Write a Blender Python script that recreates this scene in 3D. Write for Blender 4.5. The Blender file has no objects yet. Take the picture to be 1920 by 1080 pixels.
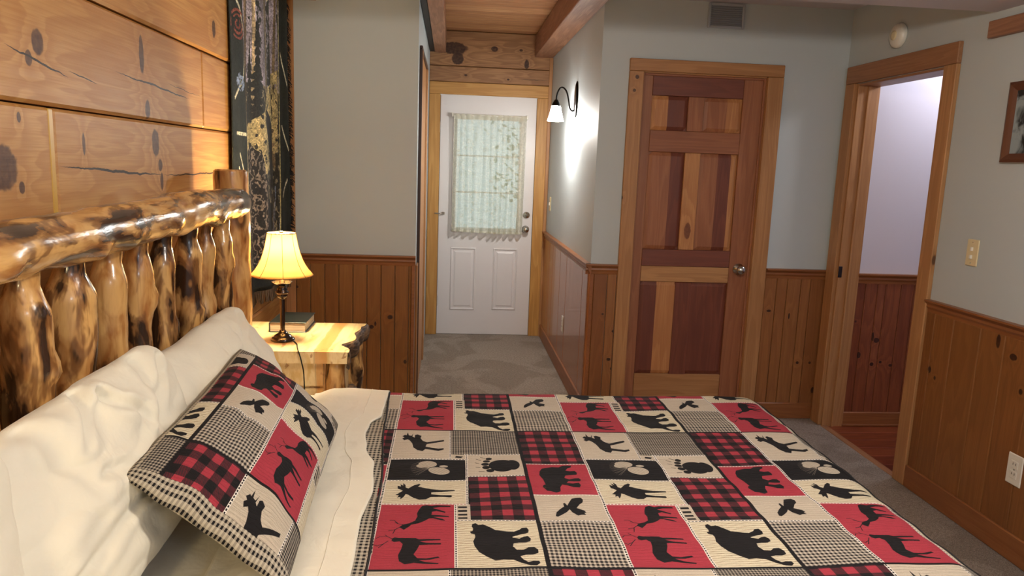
import bpy, bmesh, math, random
import numpy as np
from mathutils import Vector, Matrix, noise as mn
random.seed(7)
PI = math.pi
# ---------------------------------------------------------------- camera, world, lights, exposure
scene = bpy.context.scene
C = scene.collection
YAW, PITCH, ROLL, F, H = 0.08636, 0.16381, -0.037086, 1387.0, 1.47
cy, sy, cp, sp, cr, sr = math.cos(YAW), math.sin(YAW), math.cos(PITCH), math.sin(PITCH), math.cos(ROLL), math.sin(ROLL)
fw = Vector((sy*cp, cy*cp, -sp)); r0 = Vector((cy, -sy, 0)); d0 = fw.cross(r0)
rt = cr*r0 + sr*d0; dn = -sr*r0 + cr*d0
cam = bpy.data.cameras.new('camera'); co = bpy.data.objects.new('camera', cam); C.objects.link(co)
cam.sensor_width = 36; cam.lens = F/1920*36; cam.clip_start = 0.02
M = Matrix.Identity(4)
for i in range(3):
    M[i][0] = rt[i]; M[i][1] = -dn[i]; M[i][2] = -fw[i]
M[0][3], M[1][3], M[2][3] = 0, 0, H
co.matrix_world = M
scene.camera = co
scene.view_settings.view_transform = 'Standard'; scene.view_settings.look = 'None'
scene.view_settings.gamma = 1; scene.view_settings.use_curve_mapping = False
scene.view_settings.exposure = 0.0
w = bpy.data.worlds.new('world'); scene.world = w; w.use_nodes = True
w.node_tree.nodes['Background'].inputs[0].default_value = (0.74, 0.86, 0.88, 1)
w.node_tree.nodes['Background'].inputs[1].default_value = 1.1

def lamp(name, kind, loc, energy, color, size=0.1, rot=None):
    l = bpy.data.lights.new(name, kind); l.energy = energy; l.color = color
    if kind == 'AREA': l.shape = 'DISK'; l.size = size
    else: l.shadow_soft_size = size
    o = bpy.data.objects.new(name, l); o.location = loc
    if rot: o.rotation_euler = rot
    C.objects.link(o); return o
# ceiling fixture of the bedroom (outside the frame), the lamp on the near nightstand, the bathroom light
lamp('bedroom_ceiling_light', 'POINT', (0.75, 1.15, 2.06), 54, (1.0, 0.91, 0.78), 0.06)
lamp('fill_behind_camera', 'POINT', (1.3, -0.9, 1.8), 27, (0.74, 0.87, 1.0), 0.2)  # added fill light behind the camera, not a fixture of the room
lamp('near_nightstand_light', 'POINT', (-0.62, 0.30, 1.24), 16, (1.0, 0.76, 0.42), 0.06)
lamp('bathroom_light', 'POINT', (2.95, 3.70, 2.22), 17, (0.90, 0.92, 1.0), 0.08)

# ---------------------------------------------------------------- mesh helpers
def add_box(bm, x0, x1, y0, y1, z0, z1, bev=0.0, mi=0):
    vs = [bm.verts.new((x, y, z)) for x in (x0, x1) for y in (y0, y1) for z in (z0, z1)]
    fs = []
    for q in ((0,1,3,2),(4,6,7,5),(0,4,5,1),(2,3,7,6),(0,2,6,4),(1,5,7,3)):
        f = bm.faces.new([vs[i] for i in q]); f.material_index = mi; fs.append(f)
    if bev > 0:
        es = list({e for f in fs for e in f.edges})
        bmesh.ops.bevel(bm, geom=es, offset=bev, segments=1, affect='EDGES', profile=0.5)
def add_tube(bm, pts, rad, seg=12, caps=True, mi=0):
    pts = [Vector(p) for p in pts]
    if not hasattr(rad, '__len__'): rad = [rad]*len(pts)
    rings = []; prev = None
    for i, p in enumerate(pts):
        t = (pts[min(i+1, len(pts)-1)] - pts[max(i-1, 0)]).normalized()
        if prev is None:
            a = Vector((0,0,1)) if abs(t.z) < 0.9 else Vector((1,0,0))
            n = t.cross(a).normalized()
        else: n = (prev - t*prev.dot(t)).normalized()
        prev = n; b = t.cross(n)
        rings.append([bm.verts.new(p + (n*math.cos(2*PI*k/seg) + b*math.sin(2*PI*k/seg))*rad[i]) for k in range(seg)])
    for a, b in zip(rings, rings[1:]):
        for k in range(seg):
            f = bm.faces.new((a[k], a[(k+1) % seg], b[(k+1) % seg], b[k])); f.smooth = True; f.material_index = mi
    if caps:
        for r, rev in ((rings[0], True), (rings[-1], False)):
            f = bm.faces.new(r[::-1] if rev else r); f.material_index = mi
def add_lathe(bm, prof, seg=32, cx=0, cy=0, mi=0, close=False):
    rings = [[bm.verts.new((cx + r*math.cos(2*PI*k/seg), cy + r*math.sin(2*PI*k/seg), z)) for k in range(seg)] for r, z in prof]
    for a, b in zip(rings, rings[1:]):
        for k in range(seg):
            f = bm.faces.new((a[k], a[(k+1) % seg], b[(k+1) % seg], b[k])); f.smooth = True; f.material_index = mi
    if close:
        bm.faces.new(rings[0][::-1]); bm.faces.new(rings[-1])
def link(name, me, mats, parent=None):
    o = bpy.data.objects.new(name, me)
    if mats:
        for m in (mats if isinstance(mats, (list, tuple)) else [mats]):
            me.materials.append(m)
    C.objects.link(o)
    if parent: o.parent = parent
    return o
def obj(name, bm, mats, parent=None, smooth=False):
    bmesh.ops.recalc_face_normals(bm, faces=bm.faces)
    me = bpy.data.meshes.new(name); bm.to_mesh(me); bm.free()
    if smooth:
        for p in me.polygons: p.use_smooth = True
    return link(name, me, mats, parent)
def tag(o, label, cat, group=None):
    o['label'] = label; o['category'] = cat
    if group: o['group'] = group
    return o
def thing(name, label, cat, loc=(0,0,0), group=None):
    o = bpy.data.objects.new(name, None); C.objects.link(o); o.location = loc
    o.empty_display_size = 0.1
    return tag(o, label, cat, group)
def struct(o): o['kind'] = 'structure'; return o
cache = {}
def board(name, parent, x0, x1, y0, y1, z0, z1, mat, bev=0.002):
    dims = (round(x1-x0, 4), round(y1-y0, 4), round(z1-z0, 4)); key = (dims, mat.name, bev)
    if key not in cache:
        bm = bmesh.new(); a, b, c = (d/2 for d in dims)
        add_box(bm, -a, a, -b, b, -c, c, min(bev, min(dims)*0.4))
        bmesh.ops.recalc_face_normals(bm, faces=bm.faces)
        me = bpy.data.meshes.new(name); bm.to_mesh(me); bm.free(); me.materials.append(mat); cache[key] = me
    o = bpy.data.objects.new(name, cache[key]); C.objects.link(o)
    if parent: o.parent = parent; off = parent.location
    else: off = Vector((0,0,0))
    o.location = Vector(((x0+x1)/2, (y0+y1)/2, (z0+z1)/2)) - off
    return o
def sbox(name, *args):
    mat = args[-1]; boxes = args[:-1]
    bm = bmesh.new()
    for b in boxes: add_box(bm, *b)
    return struct(obj(name, bm, mat))
def nz(x, y, z=0.0): return mn.noise(Vector((x, y, z)))

# ---------------------------------------------------------------- material helpers
def lin(r, g, b):
    f = lambda c: ((c/255+0.055)/1.055)**2.4 if c > 10 else c/255/12.92
    return (f(r), f(g), f(b), 1)
class NT:
    def __init__(s, name):
        s.m = bpy.data.materials.new(name); s.m.use_nodes = True; s.t = s.m.node_tree
        s.b = s.t.nodes['Principled BSDF']
    def n(s, typ, **kw):
        nd = s.t.nodes.new(typ)
        for k, v in kw.items(): setattr(nd, k, v)
        return nd
    def set(s, sock, v):
        if isinstance(v, bpy.types.NodeSocket): s.t.links.new(v, sock)
        elif v is not None: sock.default_value = v
    def math(s, op, a, b=None, c=None, clamp=False):
        nd = s.n('ShaderNodeMath', operation=op, use_clamp=clamp)
        for i, v in enumerate((a, b, c)):
            if v is not None: s.set(nd.inputs[i], v)
        return nd.outputs[0]
    def mix(s, f, a, b, mode='MIX'):
        nd = s.n('ShaderNodeMix', data_type='RGBA', blend_type=mode)
        s.set(nd.inputs[0], f); s.set(nd.inputs[6], a); s.set(nd.inputs[7], b)
        return nd.outputs[2]
    def noise(s, vec, scale=1, detail=3, rough=0.5, dist=0):
        nd = s.n('ShaderNodeTexNoise'); s.set(nd.inputs['Vector'], vec)
        nd.inputs['Scale'].default_value = scale; nd.inputs['Detail'].default_value = detail
        nd.inputs['Roughness'].default_value = rough; nd.inputs['Distortion'].default_value = dist
        return nd.outputs['Fac']
    def smooth(s, x, a, b, lo=0.0, hi=1.0):
        nd = s.n('ShaderNodeMapRange', interpolation_type='SMOOTHSTEP'); s.set(nd.inputs[0], x)
        for i, v in enumerate((a, b, lo, hi)): nd.inputs[i+1].default_value = v
        return nd.outputs[0]
    def scale(s, vec, sc, off=None):
        nd = s.n('ShaderNodeVectorMath', operation='MULTIPLY'); s.set(nd.inputs[0], vec); nd.inputs[1].default_value = sc
        return nd.outputs[0]
    def vadd(s, a, b):
        nd = s.n('ShaderNodeVectorMath', operation='ADD'); s.set(nd.inputs[0], a); s.set(nd.inputs[1], b)
        return nd.outputs[0]
    def bump(s, h, strength=0.2, dist=0.002):
        nd = s.n('ShaderNodeBump'); nd.inputs['Strength'].default_value = strength; nd.inputs['Distance'].default_value = dist
        s.set(nd.inputs['Height'], h); s.t.links.new(nd.outputs[0], s.b.inputs['Normal'])
    def done(s, col=None, rough=0.5, metal=0.0, spec=0.5, coat=0.0, coat2=None):
        coat = coat if coat2 is None else coat2
        s.set(s.b.inputs['Base Color'], col); s.set(s.b.inputs['Roughness'], rough)
        s.b.inputs['Metallic'].default_value = metal; s.b.inputs['Specular IOR Level'].default_value = spec
        s.b.inputs['Coat Weight'].default_value = coat
        return s.m
def plain(name, col, rough=0.5, metal=0.0, spec=0.5, bump=None, coat=0):
    s = NT(name)
    if bump:
        p = s.n('ShaderNodeTexCoord').outputs['Object']
        s.bump(s.noise(p, bump[0], 3), bump[1], bump[2])
    return s.done(col, rough, metal, spec, coat)

def wood(name, axis, light, mid, dark, knots=(), cracks=(), plane='yz', tone=0.25, rough=0.4, gsc=1.0, coat=0.0, sparse=True, spec=0.45):
    """pine: growth rings, fine grain, tone per piece, knots at given places of the wall plane"""
    s = NT(name)
    pos = s.n('ShaderNodeNewGeometry').outputs['Position']
    oi = s.n('ShaderNodeObjectInfo')
    rnd = s.n('ShaderNodeVectorMath', operation='SCALE'); s.set(rnd.inputs[0], (13.1, 7.7, 17.3)); s.t.links.new(oi.outputs['Random'], rnd.inputs[3])
    p = s.vadd(pos, rnd.outputs[0])
    sep = s.n('ShaderNodeSeparateXYZ'); s.t.links.new(pos, sep.inputs[0])
    a = {'yz': (1, 2), 'xz': (0, 2), 'xy': (0, 1)}[plane]
    A, B = sep.outputs[a[0]], sep.outputs[a[1]]
    st = [9.0*gsc]*3; st[axis] = 0.7*gsc
    st2 = [230.0*gsc]*3; st2[axis] = 6*gsc
    st3 = [3.0]*3; st3[axis] = 1.2
    knot = None; warp = None
    for (ka, kb, ra, rb) in knots:
        u = s.math('DIVIDE', s.math('SUBTRACT', A, ka), ra); v = s.math('DIVIDE', s.math('SUBTRACT', B, kb), rb)
        d = s.math('ADD', s.math('MULTIPLY', u, u), s.math('MULTIPLY', v, v))
        k = s.smooth(s.math('ADD', d, s.math('MULTIPLY', s.math('SUBTRACT', s.noise(s.scale(pos, (50, 50, 50)), 1, 2), .5), .7)), 0.7, 1.15, 1, 0)
        knot = k if knot is None else s.math('MAXIMUM', knot, k)
        wv = s.math('DIVIDE', 1.0, s.math('ADD', 1.0, s.math('MULTIPLY', d, 0.25)))
        warp = wv if warp is None else s.math('ADD', warp, wv)
    n1 = s.noise(s.scale(p, tuple(st)), 1.0, 3, 0.45, 0.25)
    if warp is not None: n1 = s.math('ADD', n1, s.math('MULTIPLY', warp, 0.22))
    ring = s.math('FRACT', s.math('MULTIPLY', n1, 9.0))
    ring = s.math('MULTIPLY', s.smooth(ring, 0.0, 0.8), s.smooth(ring, 0.86, 1.0, 1, 0))
    fine = s.noise(s.scale(p, tuple(st2)), 1.0, 2, 0.6)
    big = s.noise(s.scale(p, tuple(st3)), 1.0, 2, 0.5)
    c = s.mix(s.math('MULTIPLY', ring, 0.55), light, mid)
    c = s.mix(s.smooth(fine, 0.35, 0.75, 0, 0.5), c, mid)
    c = s.mix(s.smooth(big, 0.42, 0.75, 0, 0.45), c, mid)
    tn = s.math('SUBTRACT', 1.0, s.math('MULTIPLY', oi.outputs['Random'], tone))
    cc = s.n('ShaderNodeCombineColor')
    for i in range(3): s.set(cc.inputs[i], s.math('POWER', tn, (0.8, 1.2, 1.5)[i]))
    c = s.mix(1.0, c, cc.outputs[0], 'MULTIPLY')
    if sparse:   # a scatter of small natural knots
        stv = [7.5]*3; stv[axis] = 3.2
        vo = s.n('ShaderNodeTexVoronoi'); s.set(vo.inputs['Vector'], s.scale(p, tuple(stv))); vo.inputs['Scale'].default_value = 1
        sc = s.n('ShaderNodeSeparateColor'); s.t.links.new(vo.outputs['Color'], sc.inputs[0])
        kk = s.math('MULTIPLY', s.smooth(vo.outputs['Distance'], 0.05, 0.10, 1, 0), s.math('GREATER_THAN', sc.outputs[0], 0.8))
        halo = s.math('MULTIPLY', s.smooth(vo.outputs['Distance'], 0.06, 0.3, 0.5, 0), s.math('GREATER_THAN', sc.outputs[0], 0.8))
        c = s.mix(halo, c, mid); c = s.mix(s.math('MULTIPLY', kk, 0.85), c, dark)
    if knot is not None:
        kn = s.noise(s.scale(pos, (60, 60, 60)), 1, 2)
        c = s.mix(s.math('MULTIPLY', knot, s.math('ADD', 0.72, s.math('MULTIPLY', kn, 0.4)), clamp=True), c, dark)
    hgt = s.math('MULTIPLY', fine, 0.5)
    cm = None
    wob = s.math('MULTIPLY', s.math('SUBTRACT', s.noise(s.scale(pos, (14, 14, 14)), 1, 3), 0.5), 0.018)
    for (a0, b0, a1, b1, wd) in cracks:
        t = s.math('DIVIDE', s.math('SUBTRACT', A, a0), a1-a0)
        lv = s.math('ADD', s.math('MULTIPLY_ADD', t, b1-b0, b0), wob)
        dd = s.math('ABSOLUTE', s.math('SUBTRACT', B, lv))
        wide = s.math('MULTIPLY', s.math('MULTIPLY', s.math('MULTIPLY', t, s.math('SUBTRACT', 1.0, t)), 4.0), wd)
        k = s.math('MULTIPLY', s.math('LESS_THAN', dd, wide), s.math('MULTIPLY', s.math('GREATER_THAN', t, 0.0), s.math('LESS_THAN', t, 1.0)))
        cm = k if cm is None else s.math('MAXIMUM', cm, k)
    if cm is not None:
        c = s.mix(cm, c, (0.02, 0.008, 0.003, 1)); hgt = s.math('SUBTRACT', hgt, s.math('MULTIPLY', cm, 2.0))
    s.bump(hgt, 0.25, 0.002)
    return s.done(c, s.math('ADD', rough, s.math('MULTIPLY', fine, 0.15)), 0, spec, coat)

def aspen(name, axis, shift=0.0, patch=0.5):
    """peeled, varnished aspen: blond wood with brown bark patches stretched along the log"""
    s = NT(name)
    tc = s.n('ShaderNodeTexCoord').outputs['Object']
    oi = s.n('ShaderNodeObjectInfo')
    rnd = s.n('ShaderNodeVectorMath', operation='SCALE'); s.set(rnd.inputs[0], (31.1, 17.7, 23.3)); s.t.links.new(oi.outputs['Random'], rnd.inputs[3])
    p = s.vadd(tc, rnd.outputs[0])
    a = [13.0]*3; a[axis] = 4.2
    b = [30.0]*3; b[axis] = 9.0
    g = [160.0]*3; g[axis] = 6.0
    n1 = s.noise(s.scale(p, tuple(a)), 1, 4, 0.55, 0.8)
    n2 = s.noise(s.scale(p, tuple(b)), 1, 3, 0.5, 0.5)
    n3 = s.noise(s.scale(p, tuple(g)), 1, 2)
    c = s.mix(s.smooth(n2, 0.35, 0.7), lin(214, 168, 104), lin(160, 104, 52))
    c = s.mix(s.smooth(n3, 0.5, 0.8, 0, 0.35), c, lin(140, 90, 44))
    m = s.math('ADD', s.math('MULTIPLY', n1, 0.7), s.math('MULTIPLY', n2, 0.3))
    c = s.mix(s.smooth(m, patch, patch+0.05, 0, 0.75), c, lin(104, 66, 36))
    c = s.mix(s.smooth(m, patch+0.055, patch+0.10, 0, 0.95), c, lin(44, 29, 20))
    vo = s.n('ShaderNodeTexVoronoi'); v = [6.0]*3; v[axis] = 3.4
    s.set(vo.inputs['Vector'], s.scale(p, tuple(v))); vo.inputs['Scale'].default_value = 1
    d = vo.outputs['Distance']
    c = s.mix(s.smooth(d, 0.10, 0.20, 0.8, 0), c, lin(60, 34, 18)); c = s.mix(s.smooth(d, 0.05, 0.08, 0.9, 0), c, lin(176, 120, 60))
    s.bump(s.math('ADD', s.math('MULTIPLY', m, 1.0), s.math('MULTIPLY', n3, 0.1)), 0.5, 0.008)
    return s.done(c, 0.24, 0, 0.5, 0.35)

# colours
PINE_L, PINE_M, PINE_D = lin(200, 152, 90), lin(168, 112, 54), lin(74, 40, 20)
logk = [(1.831,1.708,.026,.03),(1.79,1.667,.015,.018),(1.674,1.425,.055,.05),(1.74,1.382,.012,.014),(1.747,1.535,.008,.012),
        (2.50,1.50,.03,.045),(2.532,1.429,.018,.02),(2.54,1.377,.014,.03),(3.103,1.954,.022,.035),(2.027,1.485,.008,.03),(2.41,1.76,.018,.06),(2.44,1.60,.02,.03),(1.95,1.93,.03,.03)]
logc = [(1.70,1.684,1.965,1.643,.003),(1.96,1.66,2.12,1.645,.0015),(2.22,1.69,2.83,1.664,.003),(1.90,1.429,2.55,1.396,.0036),(2.55,1.397,3.3,1.399,.0026),(2.6,1.70,2.95,1.68,.001)]
m_log = wood('pine_log_wall', 1, PINE_L, PINE_M, PINE_D, logk, logc, 'yz', tone=0.16, rough=0.36, gsc=0.8, sparse=False)
m_log_end = wood('pine_log_end_wall', 0, lin(180,136,92), lin(128,88,58), lin(56,30,18), [(0.33,2.41,.028,.022),(0.0,2.40,.11,.05),(.03,2.32,.05,.05),(.6,2.30,.02,.04),(0.55,2.41,.015,.01),(0.1,2.19,.014,.01),(0.45,2.17,.012,.008)], [(0.5,2.172,.8,2.18,.002)], 'xz', tone=0.22, rough=0.45)
m_ceil = wood('pine_ceiling_plank', 0, lin(208,162,116), lin(160,108,68), lin(70,36,18), tone=0.38, rough=0.45, plane='xy')
m_beam = wood('pine_beam', 1, lin(176,130,100), lin(128,88,68), lin(56,30,20), tone=0.1, rough=0.5, plane='yz')
m_case_v = wood('pine_casing_upright', 2, lin(188,140,92), lin(158,110,68), lin(70,40,24), [(1.021,1.984,.012,.012),(1.01,1.911,.009,.009),(.974,1.313,.008,.012)], plane='xz', tone=0.12)
m_case_h = wood('pine_casing_level', 0, lin(188,140,92), lin(158,110,68), lin(70,40,24), plane='xz', tone=0.12)
m_case_y = wood('pine_casing_level_side', 1, lin(170,122,84), lin(140,96,64), lin(62,30,14), plane='yz', tone=0.12)
m_dark_case = plain('dark_stained_wood', lin(62, 34, 20), 0.45)
WL, WM, WD = lin(162, 108, 60), lin(136, 86, 46), lin(44, 18, 10)
m_wains_l = wood('pine_wainscot_left', 2, lin(160,108,52), lin(134,86,38), WD, [(-.452,.495,.013,.012),(-.343,.556,.016,.013),(-.43,.515,.006,.014),(-.251,.285,.01,.012),(-.882,.727,.008,.008)], plane='xz', tone=0.22, sparse=False)
m_wains_d = wood('pine_wainscot_door_wall', 2, WL, WM, WD, [(.904,.629,.007,.007),(.974,.527,.01,.008),(.955,.355,.012,.01),(.978,.299,.01,.009),(1.912,.669,.014,.008),(2.121,.352,.01,.009),(2.199,.353,.008,.008),(2.04,.64,.006,.02),(2.235,.18,.012,.02)], plane='xz', tone=0.3, sparse=False)
m_wains_r = wood('pine_wainscot_right', 2, lin(148,96,50), lin(122,78,38), WD, [(3.168,.605,.012,.018),(3.124,.577,.008,.009),(2.771,.836,.012,.03),(2.681,.793,.02,.014),(2.618,.67,.01,.012)], plane='yz', tone=0.14, sparse=False)
m_wains_b = wood('pine_wainscot_bathroom', 2, lin(160,96,60), lin(122,64,42), WD, [(2.391,.639,.006,.006),(2.533,.528,.018,.016),(2.521,.381,.013,.012),(2.573,.395,.009,.008),(2.639,.376,.013,.009),(2.434,.435,.012,.02),(2.51,.55,.006,.03)], plane='xz', tone=0.45, sparse=False)
m_rail_x = wood('pine_rail_x', 0, lin(156,100,58), lin(130,78,42), WD, plane='xz', tone=0.1, sparse=False, rough=0.3)
m_rail_y = wood('pine_rail_y', 1, lin(156,100,58), lin(130,78,42), WD, plane='yz', tone=0.1, sparse=False, rough=0.3)
m_gloss = wood('pine_wainscot_hall', 2, lin(176,112,64), lin(146,86,46), WD, plane='yz', tone=0.08, sparse=False, rough=0.16, coat=0.3)
m_bath_floor = wood('bathroom_floor_plank', 0, lin(150,78,44), lin(104,46,26), lin(50,20,12), plane='xy', tone=0.45, rough=0.3, sparse=False)
m_dA = wood('door_wood_mid', 2, lin(166,108,72), lin(138,84,56), lin(80,42,28), plane='xz', tone=0.05, sparse=False)
m_dH = wood('door_wood_rail', 0, lin(160,102,68), lin(134,80,54), lin(80,42,28), plane='xz', tone=0.05, sparse=False)
m_dL = wood('door_wood_light', 2, lin(196,140,88), lin(166,106,62), lin(110,62,36), [(1.386,1.13,.02,.05)], plane='xz', tone=0.05, sparse=False)
m_dD = wood('door_wood_dark', 2, lin(124,68,48), lin(98,50,38), lin(60,30,22), plane='xz', tone=0.05, sparse=False)
m_dR = wood('door_wood_dark_rail', 0, lin(126,70,52), lin(104,56,44), lin(60,30,22), plane='xz', tone=0.05, sparse=False)

def paint(name, col, bs=0.06):
    s = NT(name); p = s.n('ShaderNodeTexCoord').outputs['Object']
    s.bump(s.noise(p, 180, 3), bs, 0.002)
    n = s.noise(p, 1.3, 2)
    return s.done(s.mix(s.smooth(n, 0.3, 0.7, 0, 0.10), col, (col[0]*.9, col[1]*.92, col[2]*.95, 1)), 0.6, 0, 0.3)
m_paint = paint('sage_grey_wall_paint', lin(188, 196, 198))
m_paint_b = paint('lilac_white_bath_paint', lin(214, 208, 218))
m_paint_c = paint('ceiling_paint', lin(206, 200, 206))
m_white = plain('white_door_paint', lin(226, 222, 222), 0.38)
m_vent = plain('grey_vent_cover', lin(168, 174, 182), 0.5, 0.1)
m_almond = plain('almond_plastic', lin(222, 208, 168), 0.35)
m_ivory = plain('white_plastic', lin(232, 228, 216), 0.3)
m_chrome = plain('chrome', lin(200, 198, 192), 0.16, 1.0)
m_black = plain('black_metal', lin(18, 16, 16), 0.28, 0.6)
m_slot = plain('dark_slot', lin(24, 20, 18), 0.6)
m_bronze = plain('dark_bronze', lin(40, 26, 20), 0.22, 0.7, coat=0.5)
m_back = plain('wall_core', lin(60, 40, 26), 0.8)

def carpet_mat():
    s = NT('taupe_carpet'); p = s.n('ShaderNodeNewGeometry').outputs['Position']
    n1 = s.noise(p, 260, 2, 0.7); n2 = s.noise(p, 70, 3, 0.7); n3 = s.noise(p, 2.2, 3, 0.55, 0.8)
    c = s.mix(s.smooth(n1, 0.3, 0.7), lin(126, 113, 102), lin(210, 196, 180))
    c = s.mix(s.smooth(n2, 0.35, 0.7, 0, 0.45), c, lin(104, 92, 84))
    c = s.mix(s.smooth(n3, 0.46, 0.56, 0.0, 0.30), c, lin(100, 88, 78))
    s.bump(s.math('ADD', n1, n2), 1.0, 0.006)
    return s.done(c, 0.95, 0, 0.1)
m_carpet = carpet_mat()

# ================================================================ SETTING
XR, YD, YL, YE, XW, XH, XHL = 2.25, 4.22, 4.36, 6.33, -0.95, 0.82, -0.20
ZC, ZL = 2.41, 2.175                      # ceilings: recess by the doors, low part over the bed
sbox('floor', (XW-.1, XR, -1.6, YE+.1, -.08, 0), m_carpet)
bf = sbox('floor_bathroom', (XR, 4.3, 2.2, 4.1, -.08, -.016), m_back)
y = 2.2
while y < 4.09:
    y1 = min(y+.118, 4.098)
    x = XR + .002 + random.choice((0, 0, .0))
    for x0, x1 in ((XR+.002, XR+.5+random.random()*.5), ):
        board('plank', bf, x0, x1, y, y1-.0015, -.016, -.002, m_bath_floor, .0012)
        board('plank', bf, x1+.0015, 4.29, y, y1-.0015, -.016, -.002, m_bath_floor, .0012)
    y += .118
# walls of painted board
sbox('wall_back', (XW-.1, XR+.1, -1.7, -1.6, 0, 2.6), m_paint)
wr = sbox('wall_right', (XR, XR+.12, -1.6, 3.33, 0, 2.6), (XR, XR+.12, 4.09, YD, 0, 2.6), (XR, XR+.12, 3.33, 4.09, 1.99, 2.6), m_paint)
wd = sbox('wall_front', (XH, 1.05, YD, YD+.12, 0, 2.6), (1.79, XR+.12, YD, YD+.12, 0, 2.6), (1.05, 1.79, YD, YD+.12, 2.03, 2.6), m_paint)
whr = sbox('wall_hall_right', (XH, XH+.1, YD+.12, YE, 0, 2.6), m_paint)
wl = sbox('wall_stub', (XW, XHL, YL, YL+.1, 0, 2.6), m_paint)
whl = sbox('wall_hall_left', (XHL-.1, XHL, YL+.1, YE, 0, 2.6), m_paint)
whe = sbox('wall_hall_end', (XHL, -.125, YE+.02, YE+.1, 0, 2.6), (.725, XH, YE+.02, YE+.1, 0, 2.6), (-.125, .725, YE+.02, YE+.1, 2.045, 2.6), m_back)
wbt = sbox('wall_bathroom', (XR+.12, 4.3, 4.1, 4.2, -.05, 2.6), (4.3, 4.4, 2.2, 4.2, -.05, 2.6), (XR+.12, 4.4, 2.1, 2.2, -.05, 2.6), m_paint_b)
sbox('ceiling_bathroom', (XR+.12, 4.4, 2.1, 4.2, 2.42, 2.5), m_paint_c)
# log wall behind the bed
wlog = sbox('wall_left', (XW-.12, XW-.03, -1.6, YL, 0, 2.6), m_back)
zs = [0.0, .13, .415, .70, .988, 1.28, 1.567, 1.854, 2.14, 2.43, 2.6]
for i, (z0, z1) in enumerate(zip(zs, zs[1:])):
    cuts = {5: [-1.6, 1.885, YL], 6: [-1.6, 2.965, YL], 7: [-1.6, .6, YL], 4: [-1.6, .2, YL]}.get(i, [-1.6, 1.0 + .4*(i % 3), YL])
    for y0, y1 in zip(cuts, cuts[1:]):
        pr = {4: .004, 5: .0, 6: .006, 7: .012}.get(i, .003) + (.007 if (i == 5 and y0 > 1) else 0)
        board('log', wlog, XW-.10, XW+pr-(.004 if (i == 5 and y0 > 1) else 0), y0+.001, y1-.001, z0+.002, z1-.002, m_log, .008)
board('seam_filler', wlog, XW-.05, XW+.002, 1.866, 1.886, 1.285, 1.563, plain('yellow_sealant', lin(204, 160, 70), .35), .002)
# log end wall of the hall
for z0, z1, pr in ((2.262, 2.54, .0), (2.135, 2.258, .012)):
    board('log', whe, XHL+.002, XH-.002, YE-.015-pr, YE+.02, z0, z1, m_log_end, .005)
for x0, x1 in ((XHL+.002, -.197+.005), (.808, XH-.002)):
    board('log', whe, x0, x1, YE-.01, YE+.02, 0, 2.13, m_case_v, .002)
# hall ceiling planks with two beams
ch = sbox('ceiling_hall', (XHL-.1, XH+.1, 4.0, YE+.1, 2.56, 2.62), m_back)
y = 4.0
while y < YE-.02:
    y1 = min(y+.088, YE-.016); board('plank', ch, XHL, XH, y, y1-.003, 2.54, 2.56, m_ceil, .003); y += .088
b1 = thing('ceiling_beam', 'reddish pine ceiling beam running along the right wall of the hallway', 'beam', (0, 0, 0), None)
board('timber', b1, .664, .818, 4.0, YE-.016, 2.36, 2.538, m_beam, .004)
b2 = thing('ceiling_beam', 'narrow pine ceiling beam over the left side of the hallway', 'beam', (0, 0, 0), None)
board('timber', b2, -.158, -.067, 4.0, YE-.016, 2.36, 2.538, m_beam, .004)
board('gap_shade_strip', b2, -.197, -.160, 4.0, YE-.03, 2.365, 2.538, m_slot, .002)  # dark board stands in for the unlit gap between beam and wall
# painted ceilings; low part over the bed with its edge at Y 3.06
sbox('ceiling', (XW-.1, XR+.12, -1.7, 2.98, ZL, ZL+.1), (XW-.1, XR+.12, 2.98, 3.06, ZL, 2.6), m_paint_c)
sbox('ceiling_recess', (XW-.1, XR+.12, 3.06, 4.0, 2.43, 2.6), (XH, XR+.12, 4.0, YD+.12, 2.41, 2.6), (XW-.1, XHL, 4.0, YL+.1, 2.43, 2.6), (XHL-.02, XH, 3.93, 4.0, 2.44, 2.6), m_paint_c)
t = thing('ledger_board', 'short reddish wood board fixed high on the right wall beside the doorway', 'board', (0, 0, 0))
board('timber', t, XR-.03, XR, 1.2, 3.06, 2.068, 2.136, m_beam, .003)
t = thing('ceiling_timber', 'sliver of dark red timber at the very top over the grey stub wall', 'beam', (0, 0, 0))
board('timber', t, XW+.01, -.765, 4.2, YL, 2.328, 2.43, m_case_y, .003)

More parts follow.
